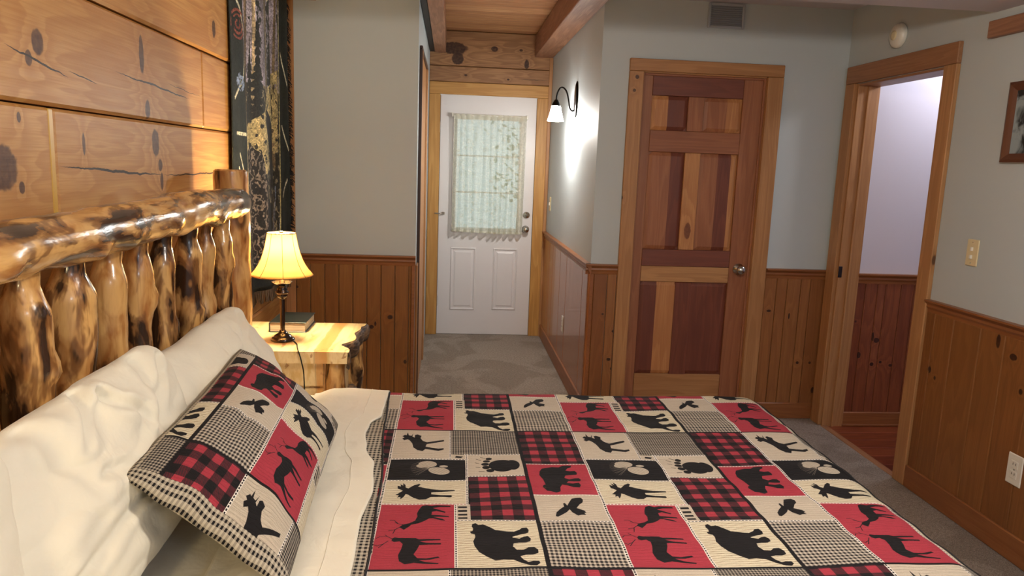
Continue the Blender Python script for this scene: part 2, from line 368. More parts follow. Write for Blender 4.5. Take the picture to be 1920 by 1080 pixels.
# ---------------- wainscot, rails, baseboards
def rail(parent, axis, a0, a1, c, side, mat, z=.925, name='chair_rail', end=True):
    """moulded chair rail; axis 0 runs in x at y=c, axis 1 runs in y at x=c; side = direction it stands out"""
    prof = [(0, z-.062), (.009, z-.062), (.011, z-.045), (.018, z-.034), (.016, z-.024), (.026, z-.014), (.034, z-.008), (.034, z), (0, z)]
    bm = bmesh.new(); ends = []
    for a in (a0, a1):
        ends.append([bm.verts.new((a, c+side*o, zz) if axis == 0 else (c+side*o, a, zz)) for o, zz in prof])
    for k in range(len(prof)-1): bm.faces.new((ends[0][k], ends[0][k+1], ends[1][k+1], ends[1][k]))
    bm.faces.new(ends[0]); bm.faces.new(ends[1][::-1])
    return obj(name, bm, mat, parent)
def wains(parent, axis, a0, a1, c, side, step, mat, base=.09, bmat=None, widths=None):
    a = a0; k = 0
    while a < a1 - .004:
        b = min(a + (widths[k % len(widths)] if widths else step), a1)
        if a1 - b < .012: b = a1
        th = .012
        lo, hi = (c, c+side*th) if side > 0 else (c+side*th, c)
        if axis == 0: board('wainscot_board', parent, a+.0012, b-.0012, lo, hi, .02, .868, mat, .0035)
        else: board('wainscot_board', parent, lo, hi, a+.0012, b-.0012, .02, .868, mat, .0035)
        a = b; k += 1
    lo, hi = (c, c+side*.022) if side > 0 else (c+side*.022, c)
    if axis == 0: board('baseboard', parent, a0, a1, lo, hi, 0, base, bmat, .004)
    else: board('baseboard', parent, lo, hi, a0, a1, 0, base, bmat, .004)
wains(wl, 0, -.888, XHL-.022, YL, -1, .0815, m_wains_l, .09, m_rail_x); rail(wl, 0, -.888, XHL+.002, YL, -1, m_rail_x)
board('corner_board', wl, XHL-.022, XHL-.001, YL-.016, YL, .02, .868, m_rail_x, .003)
board('corner_board', wl, XW+.004, -.889, YL-.018, YL, 0, 2.42, m_case_v, .003)
wains(wd, 0, XH+.02, .977, YD, -1, .0815, m_wains_d, .10, m_rail_x); rail(wd, 0, XH-.03, .977, YD, -1, m_rail_x)
wains(wd, 0, 1.872, XR, YD, -1, .068, m_wains_d, .10, m_rail_x, [.075, .065, .085, .06, .09]); rail(wd, 0, 1.872, XR, YD, -1, m_rail_x)
wains(whr, 1, YD-.02, YE-.03, XH, -1, .28, m_gloss, .11, m_rail_y, [.2, .62, .3, .4]); rail(whr, 1, YD-.03, YE-.03, XH, -1, m_rail_y)
board('corner_board', whr, XH-.016, XH+.02, YD-.016, YD, .02, .868, m_rail_y, .003)
board('corner_board', whr, XH-.03, XH-.001, YE-.035, YE-.016, 0, 2.36, m_case_v, .003)
wains(wr, 1, 1.0, 3.238, XR, -1, .14, m_wains_r, .11, m_rail_y, [.13, .165, .12, .15, .14, .17, .13, .165]); rail(wr, 1, -1.6, 3.238, XR, -1, m_rail_y)
wains(wbt, 0, XR+.12, 3.6, 4.1, -1, .09, m_wains_b, .085, m_rail_x, [.06, .075, .05, .095, .08]); rail(wbt, 0, XR+.12, 3.6, 4.1, -1, m_rail_x)
board('baseboard', wbt, XR+.12, 3.6, 4.07, 4.078, 0, .012, m_rail_x, .002)

# ---------------- casings
def casing_x(name, x0, x1, z1, y, wl_, wr_, ht, th=.02, m1=m_case_v, m2=m_case_h, zb=0):
    e = bpy.data.objects.new(name, None); C.objects.link(e); struct(e)
    board('casing', e, x0-wl_, x0, y-th, y, zb, z1, m1, .003)
    board('casing', e, x1, x1+wr_, y-th, y, zb, z1, m1, .003)
    board('casing', e, x0-wl_, x1+wr_, y-th, y, z1+.001, z1+ht, m2, .003)
    return e
# exterior door of the hall
m_cv2 = wood('pine_hall_casing_upright', 2, lin(206,158,88), lin(172,120,58), lin(70,36,16), plane='xz', tone=0.1)
m_ch2 = wood('pine_hall_casing_level', 0, lin(206,158,88), lin(172,120,58), lin(70,36,16), plane='xz', tone=0.1)
t1 = casing_x('trim_1', -.104, .702, 2.032, YE, .092, .104, .10, .022, m_cv2, m_ch2)
# panelled door in the far wall
t2 = casing_x('trim_2', 1.06, 1.778, 2.018, YD, .082, .092, .068, .022)
for a in (1.05, 1.775):
    board('jamb', t2, a+(.0 if a < 1.5 else .003), a+.014, YD-.001, YD+.12, 0, 2.018, m_case_v, .002)
board('jamb', t2, 1.064, 1.778, YD-.001, YD+.12, 2.012, 2.03, m_case_h, .002)
for a, b in ((1.064, 1.074), (1.765, 1.778)): board('door_stop', t2, a, b, YD+.006, YD+.018, 0, 2.012, m_dA, .002)
board('door_stop', t2, 1.074, 1.765, YD+.006, YD+.018, 2.0, 2.012, m_dH, .002)
# doorway in the right wall
t3 = bpy.data.objects.new('trim_3', None); C.objects.link(t3); struct(t3)
board('casing', t3, XR-.022, XR, 3.24, 3.33, 0, 1.992, m_case_v, .003)
board('casing', t3, XR-.022, XR, 4.09, 4.185, 0, 1.992, m_case_v, .003)
board('casing', t3, XR-.022, XR, 3.24, 4.185, 1.993, 2.088, m_case_y, .003)
board('jamb', t3, XR-.004, XR+.125, 3.322, 3.336, -.01, 1.99, m_case_v, .002)
board('jamb', t3, XR-.004, XR+.125, 4.076, 4.09, -.01, 1.99, m_case_v, .002)
board('jamb', t3, XR-.004, XR+.125, 3.336, 4.076, 1.978, 1.99, m_case_y, .002)
board('door_stop', t3, XR+.05, XR+.062, 4.064, 4.076, -.01, 1.978, m_case_v, .002)
board('threshold', t3, XR-.012, XR+.03, 3.336, 4.076, -.015, .003, m_case_y, .003)
# casing of the opening in the hall's left wall (seen edge on)
t4 = bpy.data.objects.new('trim_4', None); C.objects.link(t4); struct(t4)
board('casing', t4, XHL, XHL+.018, 4.50, 4.51, 0, 2.12, m_dark_case, .002)
board('casing', t4, XHL, XHL+.018, 4.511, 4.60, 0, 2.12, m_case_v, .003)
board('wainscot_board', whl, XHL, XHL+.012, YL+.001, 4.498, .02, .868, m_wains_l, .003)
board('casing', t4, XHL, XHL+.018, 5.45, 5.55, 0, 2.12, m_case_v, .003)
board('casing', t4, XHL, XHL+.018, 4.50, 5.55, 2.121, 2.14, m_dark_case, .003)
board('door_panel', t4, XHL, XHL+.006, 4.61, 5.44, 0, 2.12, m_case_v, .003)

board('jamb', t1, -.124, -.1015, YE+.001, YE+.10, 0, 2.03, m_dark_case, .001); board('jamb', t1, .7015, .724, YE+.001, YE+.10, 0, 2.03, m_dark_case, .001)
board('jamb', t1, -.124, .724, YE+.001, YE+.10, 2.0435, 2.06, m_dark_case, .001)
# ---------------- exterior white door with half light
dr = bpy.data.objects.new('door_1', None); C.objects.link(dr); struct(dr)
bm = bmesh.new()
DY0, DY1 = YE+.002, YE+.042
wx0, wx1, wz0, wz1 = .035, .572, .93, 1.845
for b in ((-.1, wx0, 0, 2.022), (wx1, .70, 0, 2.022), (wx0, wx1, wz1, 2.022), (wx0, wx1, 0, wz0)):
    add_box(bm, b[0], b[1], DY0, DY1, b[2]+.004, b[3]+(.02 if b[3] > 2 else 0))
obj('slab', bm, m_white, dr)
def raised(parent, x0, x1, z0, z1, y, mat, name='panel', h=.012, m=.03):
    """moulded ring plus raised field"""
    bm = bmesh.new()
    def ring(a, o, b, p, mi=0):
        A = [bm.verts.new(v) for v in ((x0+a, y-o, z0+a), (x1-a, y-o, z0+a), (x1-a, y-o, z1-a), (x0+a, y-o, z1-a))]
        B = [bm.verts.new(v) for v in ((x0+b, y-p, z0+b), (x1-b, y-p, z0+b), (x1-b, y-p, z1-b), (x0+b, y-p, z1-b))]
        for k in range(4): bm.faces.new((A[k], A[(k+1) % 4], B[(k+1) % 4], B[k]))
        return B
    ring(0, 0, .006, h*.7); ring(.006, h*.7, .012, h*.6); ring(.012, h*.6, .018, .0005)
    ring(.018, .0005, m, .0012); B = ring(m, .0012, m+.012, h*.55); bm.faces.new(B)
    bmesh.ops.remove_doubles(bm, verts=bm.verts, dist=.00001)
    return obj(name, bm, mat, parent)
raised(dr, .008, .225, .218, .763, DY0, m_white); raised(dr, .374, .583, .224, .763, DY0, m_white)
bm = bmesh.new()
for b in ((wx0-.03, wx0+.006, wz0-.03, wz1+.03), (wx1-.006, wx1+.03, wz0-.03, wz1+.03), (wx0, wx1, wz1-.006, wz1+.03), (wx0, wx1, wz0-.03, wz0+.006)):
    add_box(bm, b[0], b[1], DY0-.012, DY0+.002, b[2], b[3], .004)
obj('window_frame', bm, m_white, dr)
s = NT('window_glass'); s.b.inputs['Transmission Weight'].default_value = 1; s.b.inputs['IOR'].default_value = 1.05
m_glass = s.done((.9, .97, .96, 1), 0.02, 0, 0.5)
bm = bmesh.new(); add_box(bm, wx0, wx1, YE+.018, YE+.022, wz0, wz1); obj('pane', bm, m_glass, dr)
bm = bmesh.new()
for z in (1.235, 1.54): add_box(bm, wx0, wx1, YE+.012, YE+.030, z-.006, z+.006)
obj('muntin', bm, m_white, dr)
def knob(parent, x, y, z, r=.026, name='knob', mat=None):
    bm = bmesh.new(); add_lathe(bm, [(0, 0), (r*1.25, 0), (r*1.25, .006), (r*.55, .010), (r*.45, .03), (r*.9, .036), (r*1.05, .05), (r*.9, .062), (r*.4, .068), (0, .069)], 24)
    o = obj(name, bm, mat or m_chrome, parent); o.rotation_euler = (PI/2, 0, 0); o.location = (x, y, z); return o
knob(dr, .644, DY0, .934)
bm = bmesh.new(); add_lathe(bm, [(0, 0), (.030, 0), (.030, .008), (.022, .016), (.012, .018), (.012, .024), (0, .024)], 24); add_box(bm, -.014, .014, -.004, .004, .02, .034, .002)
o = obj('deadbolt', bm, m_chrome, dr); o.rotation_euler = (PI/2, 0, 0); o.location = (.648, DY0, 1.056)
bm = bmesh.new(); add_tube(bm, [(-.135, YE-.028, 1.052), (-.10, YE-.03, 1.05), (-.075, YE-.028, 1.046), (-.065, YE-.018, 1.05)], .0045, 8); add_box(bm, -.075, -.05, YE-.018, DY0, 1.04, 1.062, .003)
obj('hook_latch', bm, m_chrome, dr)
for z in (.25, 1.72): board('hinge', dr, -.106, -.098, YE-.012, YE+.004, z, z+.09, m_chrome, .002)

# lace curtain
def curtain():
    s = NT('lace'); uv = s.n('ShaderNodeUVMap').outputs[0]
    n = s.noise(uv, 60, 4, 0.65); vo = s.n('ShaderNodeTexVoronoi'); s.set(vo.inputs['Vector'], uv); vo.inputs['Scale'].default_value = 16
    pat = s.math('ADD', s.math('MULTIPLY', s.smooth(n, .36, .7), .55), s.smooth(vo.outputs['Distance'], .2, .5, .35, 0))
    sep = s.n('ShaderNodeSeparateXYZ'); s.t.links.new(uv, sep.inputs[0])
    v = sep.outputs[1]
    band = s.math('ADD', s.math('GREATER_THAN', v, .955), s.math('LESS_THAN', v, .02))
    al = s.math('ADD', s.math('ADD', .62, s.math('MULTIPLY', pat, .34)), band, clamp=True)
    s.set(s.b.inputs['Base Color'], lin(240, 238, 222)); s.b.inputs['Roughness'].default_value = .9
    tr = s.n('ShaderNodeBsdfTranslucent'); tr.inputs[0].default_value = lin(240, 238, 224)
    mx = s.n('ShaderNodeMixShader'); mx.inputs[0].default_value = .45
    s.t.links.new(s.b.outputs[0], mx.inputs[1]); s.t.links.new(tr.outputs[0], mx.inputs[2])
    tp = s.n('ShaderNodeBsdfTransparent'); m2 = s.n('ShaderNodeMixShader')
    s.set(m2.inputs[0], al); s.t.links.new(tp.outputs[0], m2.inputs[1]); s.t.links.new(mx.outputs[0], m2.inputs[2])
    s.t.links.new(m2.outputs[0], s.t.nodes['Material Output'].inputs[0])
    t = thing('door_curtain', 'sheer gathered lace curtain hanging over the window of the white door', 'curtain', (.31, YE-.06, .9))
    bm = bmesh.new(); uvl = bm.loops.layers.uv.new('UVMap'); nu, nv = 200, 40; g = []
    for j in range(nv+1):
        fv = j/nv; row = []
        for i in range(nu+1):
            fu = i/nu
            amp = .011 + .019*(1-fv)
            ph = fu*2*PI*11 + 2.2*math.sin(fu*9) + .5*math.sin(fv*4+fu*20)
            x = -.302 + .604*fu + .004*math.cos(ph)
            if j == nv or j == nv-1: amp = .004
            z = .005 + .972*fv - (.004*math.sin(ph) if j == 0 else 0) - .012*math.sin(fu*2)*(1-fv)
            row.append(bm.verts.new((x, -.004 + amp*math.sin(ph) - .012*(1-fv)*(1 if fu > .55 and fu < .7 else 0), z)))
        g.append(row)
    for j in range(nv):
        for i in range(nu):
            f = bm.faces.new((g[j][i], g[j][i+1], g[j+1][i+1], g[j+1][i])); f.smooth = True
            for l, (a, b) in zip(f.loops, ((i, j), (i+1, j), (i+1, j+1), (i, j+1))): l[uvl].uv = (a/nu, b/nv)
    obj('lace_panel', bm, s.m, t)
    bm = bmesh.new(); add_tube(bm, [(-.31, .0, .968), (.31, .0, .968)], .005, 8)
    for x in (-.31, .31): add_box(bm, x-.006, x+.006, -.008, .045, .95, .984, .002)
    obj('curtain_rod', bm, m_ivory, t)
curtain()

# ---------------- six panel wood door
d2 = bpy.data.objects.new('door_2', None); C.objects.link(d2); struct(d2)
y0, y1 = YD+.018, YD+.053
def dpart(name, x0, x1, z0, z1, mat, dy=0): return board(name, d2, x0, x1, y0+dy, y1, z0, z1, mat, .002)
dpart('stile', 1.068, 1.124, .01, 2.008, m_dA); dpart('stile', 1.656, 1.772, .01, 2.008, m_dA)
dpart('rail', 1.125, 1.655, 1.894, 2.008, m_dR); dpart('rail', 1.125, 1.655, 1.58, 1.70, m_dH)
dpart('rail', 1.125, 1.655, .919, 1.017, m_dR); dpart('rail', 1.125, 1.655, .826, .9175, m_case_h); dpart('rail', 1.125, 1.655, .01, .262, m_case_h)
dpart('mullion', 1.338, 1.43, 1.701, 1.893, m_dA); dpart('mullion', 1.340, 1.43, 1.018, 1.579, m_dL)
def strips(x0, x1, z0, z1, cols, name='panel', inset=.012):
    """raised panel glued up of boards of different tone"""
    bm = bmesh.new(); ms = []
    tot = sum(c[0] for c in cols); x = x0
    for wdt, m in cols:
        if m not in ms: ms.append(m)
    e = .022
    for wdt, m in cols:
        xe = x + (x1-x0)*wdt/tot; mi = ms.index(m)
        # bevelled border profile across z, flat field between
        xs = sorted({x, xe} | {v for v in (x0+e, x1-e) if x < v < xe})
        for a, b in zip(xs, xs[1:]):
            def dep(xx, zz): 
                k = min(xx-x0, x1-xx, zz-z0, z1-zz)/e
                return y0 + inset - .009*max(0, min(1, k))
            for za, zb in ((z0, z0+e), (z0+e, z1-e), (z1-e, z1)):
                f = bm.faces.new([bm.verts.new((xx, dep(xx, zz), zz)) for xx, zz in ((a, za), (b, za), (b, zb), (a, zb))]); f.material_index = mi
        x = xe
    bmesh.ops.remove_doubles(bm, verts=bm.verts, dist=.00001)
    me = bpy.data.meshes.new(name); 
    bmesh.ops.recalc_face_normals(bm, faces=bm.faces)
    bm.to_mesh(me); bm.free()
    return link(name, me, ms, d2)
strips(1.125, 1.337, 1.701, 1.893, [(45, m_dL), (55, m_dD)]); strips(1.431, 1.655, 1.701, 1.893, [(60, m_dA), (40, m_dL)])
strips(1.125, 1.339, 1.018, 1.579, [(62, m_dA), (38, m_dD)]); strips(1.431, 1.655, 1.018, 1.579, [(48, m_dA), (34, m_dD), (18, m_dL)])
strips(1.125, 1.655, .263, .825, [(19, m_dD), (21, m_dL), (22, m_dD), (38, m_dD)])
board('mullion', d2, 1.335, 1.44, y0+.001, y1, .245, .825, m_dD, .006)
bm = bmesh.new(); add_box(bm, 1.08, 1.76, y0+.02, y1, .02, 2.0); obj('core', bm, m_dD, d2)
knob(d2, 1.712, y0, .912, .027)
# latch plate on the bathroom jamb
board('strike_plate', t3, XR-.005, XR-.003+.02, 4.073, 4.0765, .90, .965, m_bronze, .001)

# ================================================================ WALL FITTINGS
def plate(name, label, cat, mat, w, h, slots, M4):
    """M4 maps local x (across), y (out), z (up) to the wall"""
    e = thing(name, label, cat); e.matrix_world = M4
    bm = bmesh.new(); add_box(bm, -w/2, w/2, 0, .006, -h/2, h/2, .003); cv = obj('cover_plate', bm, mat, e)
    for nm, x, z, a, b, d, m in slots:
        bm = bmesh.new(); add_box(bm, x-a/2, x+a/2, .004, .006+d, z-b/2, z+b/2, min(.001, a*.2)); obj(nm, bm, m, cv)
    return e
def wallM(x, y, z, nrm):
    n = Vector(nrm); up = Vector((0, 0, 1)); ax = n.cross(up)
    m = Matrix.Identity(4)
    for i in range(3): m[i][0] = ax[i]; m[i][1] = n[i]; m[i][2] = up[i]
    m[0][3], m[1][3], m[2][3] = x, y, z; return m
outlet = [('socket', 0, .02, .034, .03, .002, m_ivory), ('socket', 0, -.02, .034, .03, .002, m_ivory)] + \
         [('slot', sx, sz, .003, .01, .0025, m_slot) for sx in (-.007, .007) for sz in (.023, -.017)] + [('screw', 0, 0, .006, .006, .001, m_chrome)]
plate('light_switch', 'almond double switch plate on the right wall beside the bathroom doorway', 'switch', m_almond, .072, .115,
      [('toggle', 0, .016, .01, .016, .008, m_ivory), ('toggle', 0, -.018, .01, .016, .008, m_ivory), ('screw', 0, .045, .006, .006, .001, m_chrome), ('screw', 0, -.045, .006, .006, .001, m_chrome)],
      wallM(XR, 3.003, 1.172, (-1, 0, 0)))
plate('power_outlet', 'white duplex outlet low on the right wainscot at the photo edge', 'outlet', m_ivory, .078, .125, outlet, wallM(XR-.012, 2.585, .362, (-1, 0, 0)))
plate('power_outlet', 'white outlet low on the glossy hallway wainscot', 'outlet', m_ivory, .07, .115, outlet, wallM(XH-.012, 5.07, .38, (-1, 0, 0)))
plate('light_switch', 'small white switch beside the white door in the hallway', 'switch', m_almond, .072, .115,
      [('toggle', 0, 0, .01, .024, .008, m_ivory)], wallM(XH, 6.09, 1.17, (-1, 0, 0)))
# smoke detector
t = thing('smoke_detector', 'round white smoke detector high on the wall above the open doorway', 'smoke detector')
t.matrix_world = wallM(XR, 3.735, 2.19, (-1, 0, 0)) @ Matrix.Rotation(-PI/2, 4, 'X')
bm = bmesh.new(); add_lathe(bm, [(0, 0), (.058, 0), (.062, .008), (.058, .024), (.045, .034), (.02, .037), (0, .037)], 32); obj('housing', bm, m_ivory, t)
bm = bmesh.new(); add_lathe(bm, [(.024, .036), (.024, .0395), (.014, .041), (0, .041)], 20); obj('sensor_cap', bm, m_almond, t)
# vent above the wooden door
t = thing('wall_vent', 'grey rectangular register high on the wall above the wooden door', 'vent', (1.51, YD, 2.338))
bm = bmesh.new()
for b in ((-.105, -.09, -.067, .067), (.09, .105, -.067, .067), (-.09, .09, .052, .067), (-.09, .09, -.067, -.052)): add_box(bm, b[0], b[1], -.012, 0, b[2], b[3], .003)
obj('frame', bm, m_vent, t)
bm = bmesh.new(); add_box(bm, -.09, .09, -.002, 0, -.052, .052); obj('backing', bm, plain('vent_shadow', lin(140, 146, 156), .7), t)
for k in range(9):
    o = board('slat', None, -.09, .09, -.005, .005, -.0009, .0009, m_vent, .0003); o.parent = t; o.location = (0, -.006, -.046+k*.0115); o.rotation_euler = (.7, 0, 0)
# picture on the right wall
t = thing('framed_picture', 'dark wood framed picture cut off by the right edge of the photo', 'picture')
t.matrix_world = wallM(XR, 2.70, 1.715, (-1, 0, 0))
m_frame = plain('picture_frame_wood', lin(96, 58, 40), 0.35)
W2, H2 = .20, .158
def tri_frame(bm):
    o = [(-W2, -H2), (W2, -H2), (W2, H2), (-W2, H2)]; f = .034
    prof = [(0, 0), (0, .02), (.010, .024), (.022, .018), (f, .010), (f, 0)]
    rings = []
    for off, d in prof: rings.append([bm.verts.new((sx*(W2-off), d, sz*(H2-off))) for sx, sz in ((-1, -1), (1, -1), (1, 1), (-1, 1))])
    for a, b in zip(rings, rings[1:]):
        for k in range(4): bm.faces.new((a[k], a[(k+1) % 4], b[(k+1) % 4], b[k]))
bm = bmesh.new(); tri_frame(bm); obj('frame', bm, m_frame, t)
s = NT('picture_print'); p = s.n('ShaderNodeTexCoord').outputs['Object']
m_print = s.done(s.mix(s.smooth(s.noise(p, 9, 4, .6, .6), .42, .6), lin(42, 46, 48), lin(150, 164, 168)), 0.15, 0, .6)
bm = bmesh.new(); add_box(bm, -W2+.03, W2-.03, .002, .008, -H2+.03, H2-.03); obj('print', bm, m_print, t)

# wall sconce
t = thing('wall_sconce', 'lit wall sconce with black curved arm and white glass shade', 'wall lamp', (XH, 5.01, 1.92))
bm = bmesh.new(); ring = []
for d, sc in ((0, 1), (-.006, 1), (-.012, .82), (-.014, .7)):
    ring.append([bm.verts.new((d, .052*sc*math.cos(a)*(1-.25*abs(math.sin(a))**3), .118*sc*math.sin(a))) for a in [2*PI*k/28 for k in range(28)]])
for a, b in zip(ring, ring[1:]):
    for k in range(28): bm.faces.new((a[k], a[(k+1) % 28], b[(k+1) % 28], b[k])).smooth = True
bm.faces.new(ring[-1]); bm.faces.new(ring[0])
obj('backplate', bm, m_black, t)
SX, SY = -.125, .09
path = [(-.008, 0, -.055), (-.02, .01, -.075), (-.04, .025, -.06), (-.05, .04, 0), (-.062, .055, .05), (-.082, .07, .078), (-.102, .082, .078), (-.118, .088, .05), (SX, SY, .015), (SX, SY, -.01)]
def cr(pts, n=5):
    P = [Vector(p) for p in pts]; P = [P[0]] + P + [P[-1]]; out = []
    for i in range(1, len(P)-2):
        for k in range(n):
            t_ = k/n; a, b, c, d = P[i-1:i+3]
            out.append(.5*((2*b) + (c-a)*t_ + (2*a-5*b+4*c-d)*t_*t_ + (3*b-a-3*c+d)*t_**3))
    out.append(P[-1]); return out
bm = bmesh.new(); add_tube(bm, cr(path), .0055, 10); obj('arm', bm, m_black, t)
bm = bmesh.new(); add_lathe(bm, [(0, .004), (.012, .0), (.022, -.018), (.030, -.036), (.030, -.044), (0, -.044)], 24, SX, SY); obj('socket_cup', bm, m_black, t)
s = NT('lit_white_glass'); s.b.inputs['Emission Color'].default_value = (1, .97, .92, 1); s.b.inputs['Emission Strength'].default_value = 75.0
m_litglass = s.done((.95, .95, .95, 1), .4)
bm = bmesh.new(); add_lathe(bm, [(.030, -.042), (.036, -.07), (.045, -.105), (.056, -.142), (.054, -.142), (.043, -.105), (.034, -.07), (.028, -.044)], 28, SX, SY); obj('glass_shade', bm, m_litglass, t)
l = lamp('sconce_bulb', 'POINT', (XH+SX, 5.01+SY, 1.92-.155), 26, (1, .96, .90), .03)

# ================================================================ PRINTED CLOTH (drawn here, pixel by pixel)
def inside(px, py, poly):
    n = len(poly); r = np.zeros(px.shape, bool)
    for i in range(n):
        x1, y1 = poly[i]; x2, y2 = poly[(i+1) % n]
        if y1 == y2: continue
        c = ((y1 > py) != (y2 > py)) & (px < (x2-x1)*(py-y1)/(y2-y1)+x1); r ^= c
    return r
def seg_dist(px, py, a, b):
    ax, ay = a; bx, by = b; L = (bx-ax)**2+(by-ay)**2+1e-12
    t = np.clip(((px-ax)*(bx-ax)+(py-ay)*(by-ay))/L, 0, 1)
    return np.hypot(px-ax-t*(bx-ax), py-ay-t*(by-ay))
RNG = np.random.default_rng(3)
PX_, PY_ = .562, .82                       # one repeat of the patchwork, metres
RW, RH = 1124, 1640
U, V = np.meshgrid((np.arange(RW)+.5)/RW*PX_, (np.arange(RH)+.5)/RH*PY_)
IMG = np.zeros((RH, RW, 3), np.float32)
RED, BLK, BEI, CRE, DRD = np.array([158,54,66])/255, np.array([26,24,26])/255, np.array([190,178,160])/255, np.array([214,204,178])/255, np.array([92,30,38])/255
def region(u0, u1, v0, v1): return (U >= u0) & (U < u1) & (V >= v0) & (V < v1)
def fill(m, c): IMG[m] = c
def plaid(u0, u1, v0, v1, p=.026):
    m = region(u0, u1, v0, v1); a = (np.floor((U-u0)/p) % 2).astype(int); b = (np.floor((V-v0)/p) % 2).astype(int)
    tw = (np.floor((U+V)/.0022) % 2)
    k = a+b; fill(m & (k == 2), RED); fill(m & (k == 0), BLK)
    mm = m & (k == 1); IMG[mm] = np.where(tw[mm][:, None] > 0, RED*.62, BLK*1.6)
def check(u0, u1, v0, v1, pu=.0105, pv=.0125, dk=1.0):
    m = region(u0, u1, v0, v1); a = (((U-u0)/pu) % 1 < .52); b = (((V-v0)/pv) % 1 < .5)
    IMG[m] = BEI*1.02*dk; IMG[m & (a ^ b)] = np.array([138,130,120])/255*dk**1.5; IMG[m & a & b] = BLK
def cream(u0, u1, v0, v1):
    m = region(u0, u1, v0, v1); fill(m, CRE)
    ln = np.sin((V + .0012*np.sin(U*60) + .0008*np.sin(U*150+V*300))*2*PI/.0085)
    ln2 = np.sin(V*2*PI/.0031 + 3*np.sin(V*90))
    IMG[m & (ln > .82)] = np.array([150,134,108])/255; IMG[m & (ln <= .82) & (ln2 > .9)] = CRE*.88
def beige(u0, u1, v0, v1):
    m = region(u0, u1, v0, v1); fill(m, BEI); ln = np.sin((V+.001*np.sin(U*80))*2*PI/.011); IMG[m & (ln > .93)] = BEI*.86
def sil(poly, tb, uv, col=BLK, strokes=(), sw=1.6):
    """poly in photo-zoom pixels; tb = tile box there (x0,y0,x1,y1); uv = (u0,u1,v0,v1)"""
    X0, Y0, X1, Y1 = tb; u0, u1, v0, v1 = uv
    f = lambda p: (u0+(p[0]-X0)/(X1-X0)*(u1-u0), v1-(p[1]-Y0)/(Y1-Y0)*(v1-v0))
    reg = region(u0, u1, v0, v1); ix = np.where(reg); px, py = U[ix], V[ix]
    m = np.zeros(px.shape, bool)
    if poly: m |= inside(px, py, [f(p) for p in poly])
    for st in strokes:
        q = [f(p) for p in st]
        for a, b in zip(q, q[1:]): m |= seg_dist(px, py, a, b) < sw*.001
    IMG[ix[0][m], ix[1][m]] = col
def ell(cu, cv, ru, rv, col, ang=0):
    du, dv = U-cu, V-cv; c, s_ = math.cos(ang), math.sin(ang)
    IMG[((du*c+dv*s_)/ru)**2 + ((-du*s_+dv*c)/rv)**2 < 1] = col
def stitch(u0, v0, u1, v1, w=.0035, dash=BLK):
    d = seg_dist(U, V, (u0, v0), (u1, v1)); m = d < w
    along = (V if abs(v1-v0) > abs(u1-u0) else U)
    IMG[m] = np.array([226,220,210])/255
    IMG[m & (d < w*.42) & ((along/.009) % 1 < .62)] = dash
c1 = .180; W0 = c1
# column between the black sash (u=0) and the white stitched line (u=.18)
check(0, c1, 0, .206); beige(0, c1, .206, .352); fill(region(0, c1, .352, .552), RED); plaid(0, c1, .552, .82)
# column between the white line and the next sash
fill(region(W0, W0+.182, 0, .302), RED); cream(W0+.182, PX_, 0, .212); beige(W0+.182, W0+.226, .212, .302)
plaid(W0+.222, PX_, .212, .478); cream(W0, W0+.215, .302, .452); fill(region(W0, W0+.215, .452, .596), BLK)
beige(W0+.215, PX_, .478, .632); beige(W0, W0+.172, .596, .82); beige(W0+.172, W0+.226, .596, .632); check(W0+.172, PX_, .632, .82, .0075, .0085, .88)
for k in range(4): fill(region(W0+.192, W0+.214, .222+k*.019, .231+k*.019), BLK)
bear = [(697,825),(712,820),(725,832),(745,828),(775,845),(800,862),(850,870),(880,872),(905,862),(920,850),(940,848),(948,862),(944,878),(925,884),(900,890),(870,900),(872,905),(900,912),(920,900),(940,897),(950,912),(945,930),(925,938),(895,940),(870,945),(865,965),(880,985),(910,985),(930,972),(955,970),(970,985),(968,1002),(945,1010),(915,1010),(890,1015),(900,1030),(920,1045),(940,1040),(965,1040),(968,1052),(950,1065),(925,1063),(895,1050),(860,1030),(820,1025),(785,1028),(755,1010),(720,985),(702,955),(697,925),(708,895),(706,880),(690,875),(685,865),(697,862),(700,850),(694,838)]
sil(bear, (615,800,1000,1075), (W0+.182, PX_, 0, .212))
rb = [(1085,500),(1150,488),(1190,490),(1215,480),(1250,478),(1270,480),(1265,490),(1240,497),(1225,508),(1250,512),(1280,510),(1290,520),(1285,530),(1250,532),(1215,535),(1205,548),(1230,560),(1265,552),(1290,552),(1297,565),(1285,575),(1250,575),(1220,572),(1205,585),(1240,590),(1275,585),(1282,600),(1270,612),(1235,610),(1205,600),(1175,595),(1160,610),(1155,630),(1130,637),(1100,630),(1080,628),(1060,610),(1065,600),(1080,595),(1075,560),(1060,535),(1068,515)]
sil(rb, (985,470,1370,652), (0, c1, .352, .552))
bird = [(1100,772),(1110,752),(1135,735),(1160,722),(1158,708),(1168,704),(1178,718),(1195,700),(1215,680),(1240,675),(1265,673),(1275,685),(1268,700),(1245,712),(1225,728),(1262,738),(1270,748),(1258,752),(1265,762),(1240,762),(1220,768),(1195,750),(1185,735),(1165,750),(1135,765),(1110,776)]
sil(bird, (1000,655,1385,800), (0, c1, .206, .352))
moose = [(350,295),(358,310),(375,312),(385,300),(380,315),(395,320),(395,308),(410,305),(435,312),(430,322),(445,335),(470,343),(520,335),(570,328),(572,335),(520,345),(470,355),(465,370),(500,375),(540,378),(570,375),(570,382),(540,388),(500,385),(465,382),(450,392),(420,388),(395,375),(385,350),(370,335),(355,328),(335,333),(322,325),(335,320),(320,315),(335,308),(345,310)]
sil(moose, (272,278,608,424), (W0, W0+.172, .596, .82))
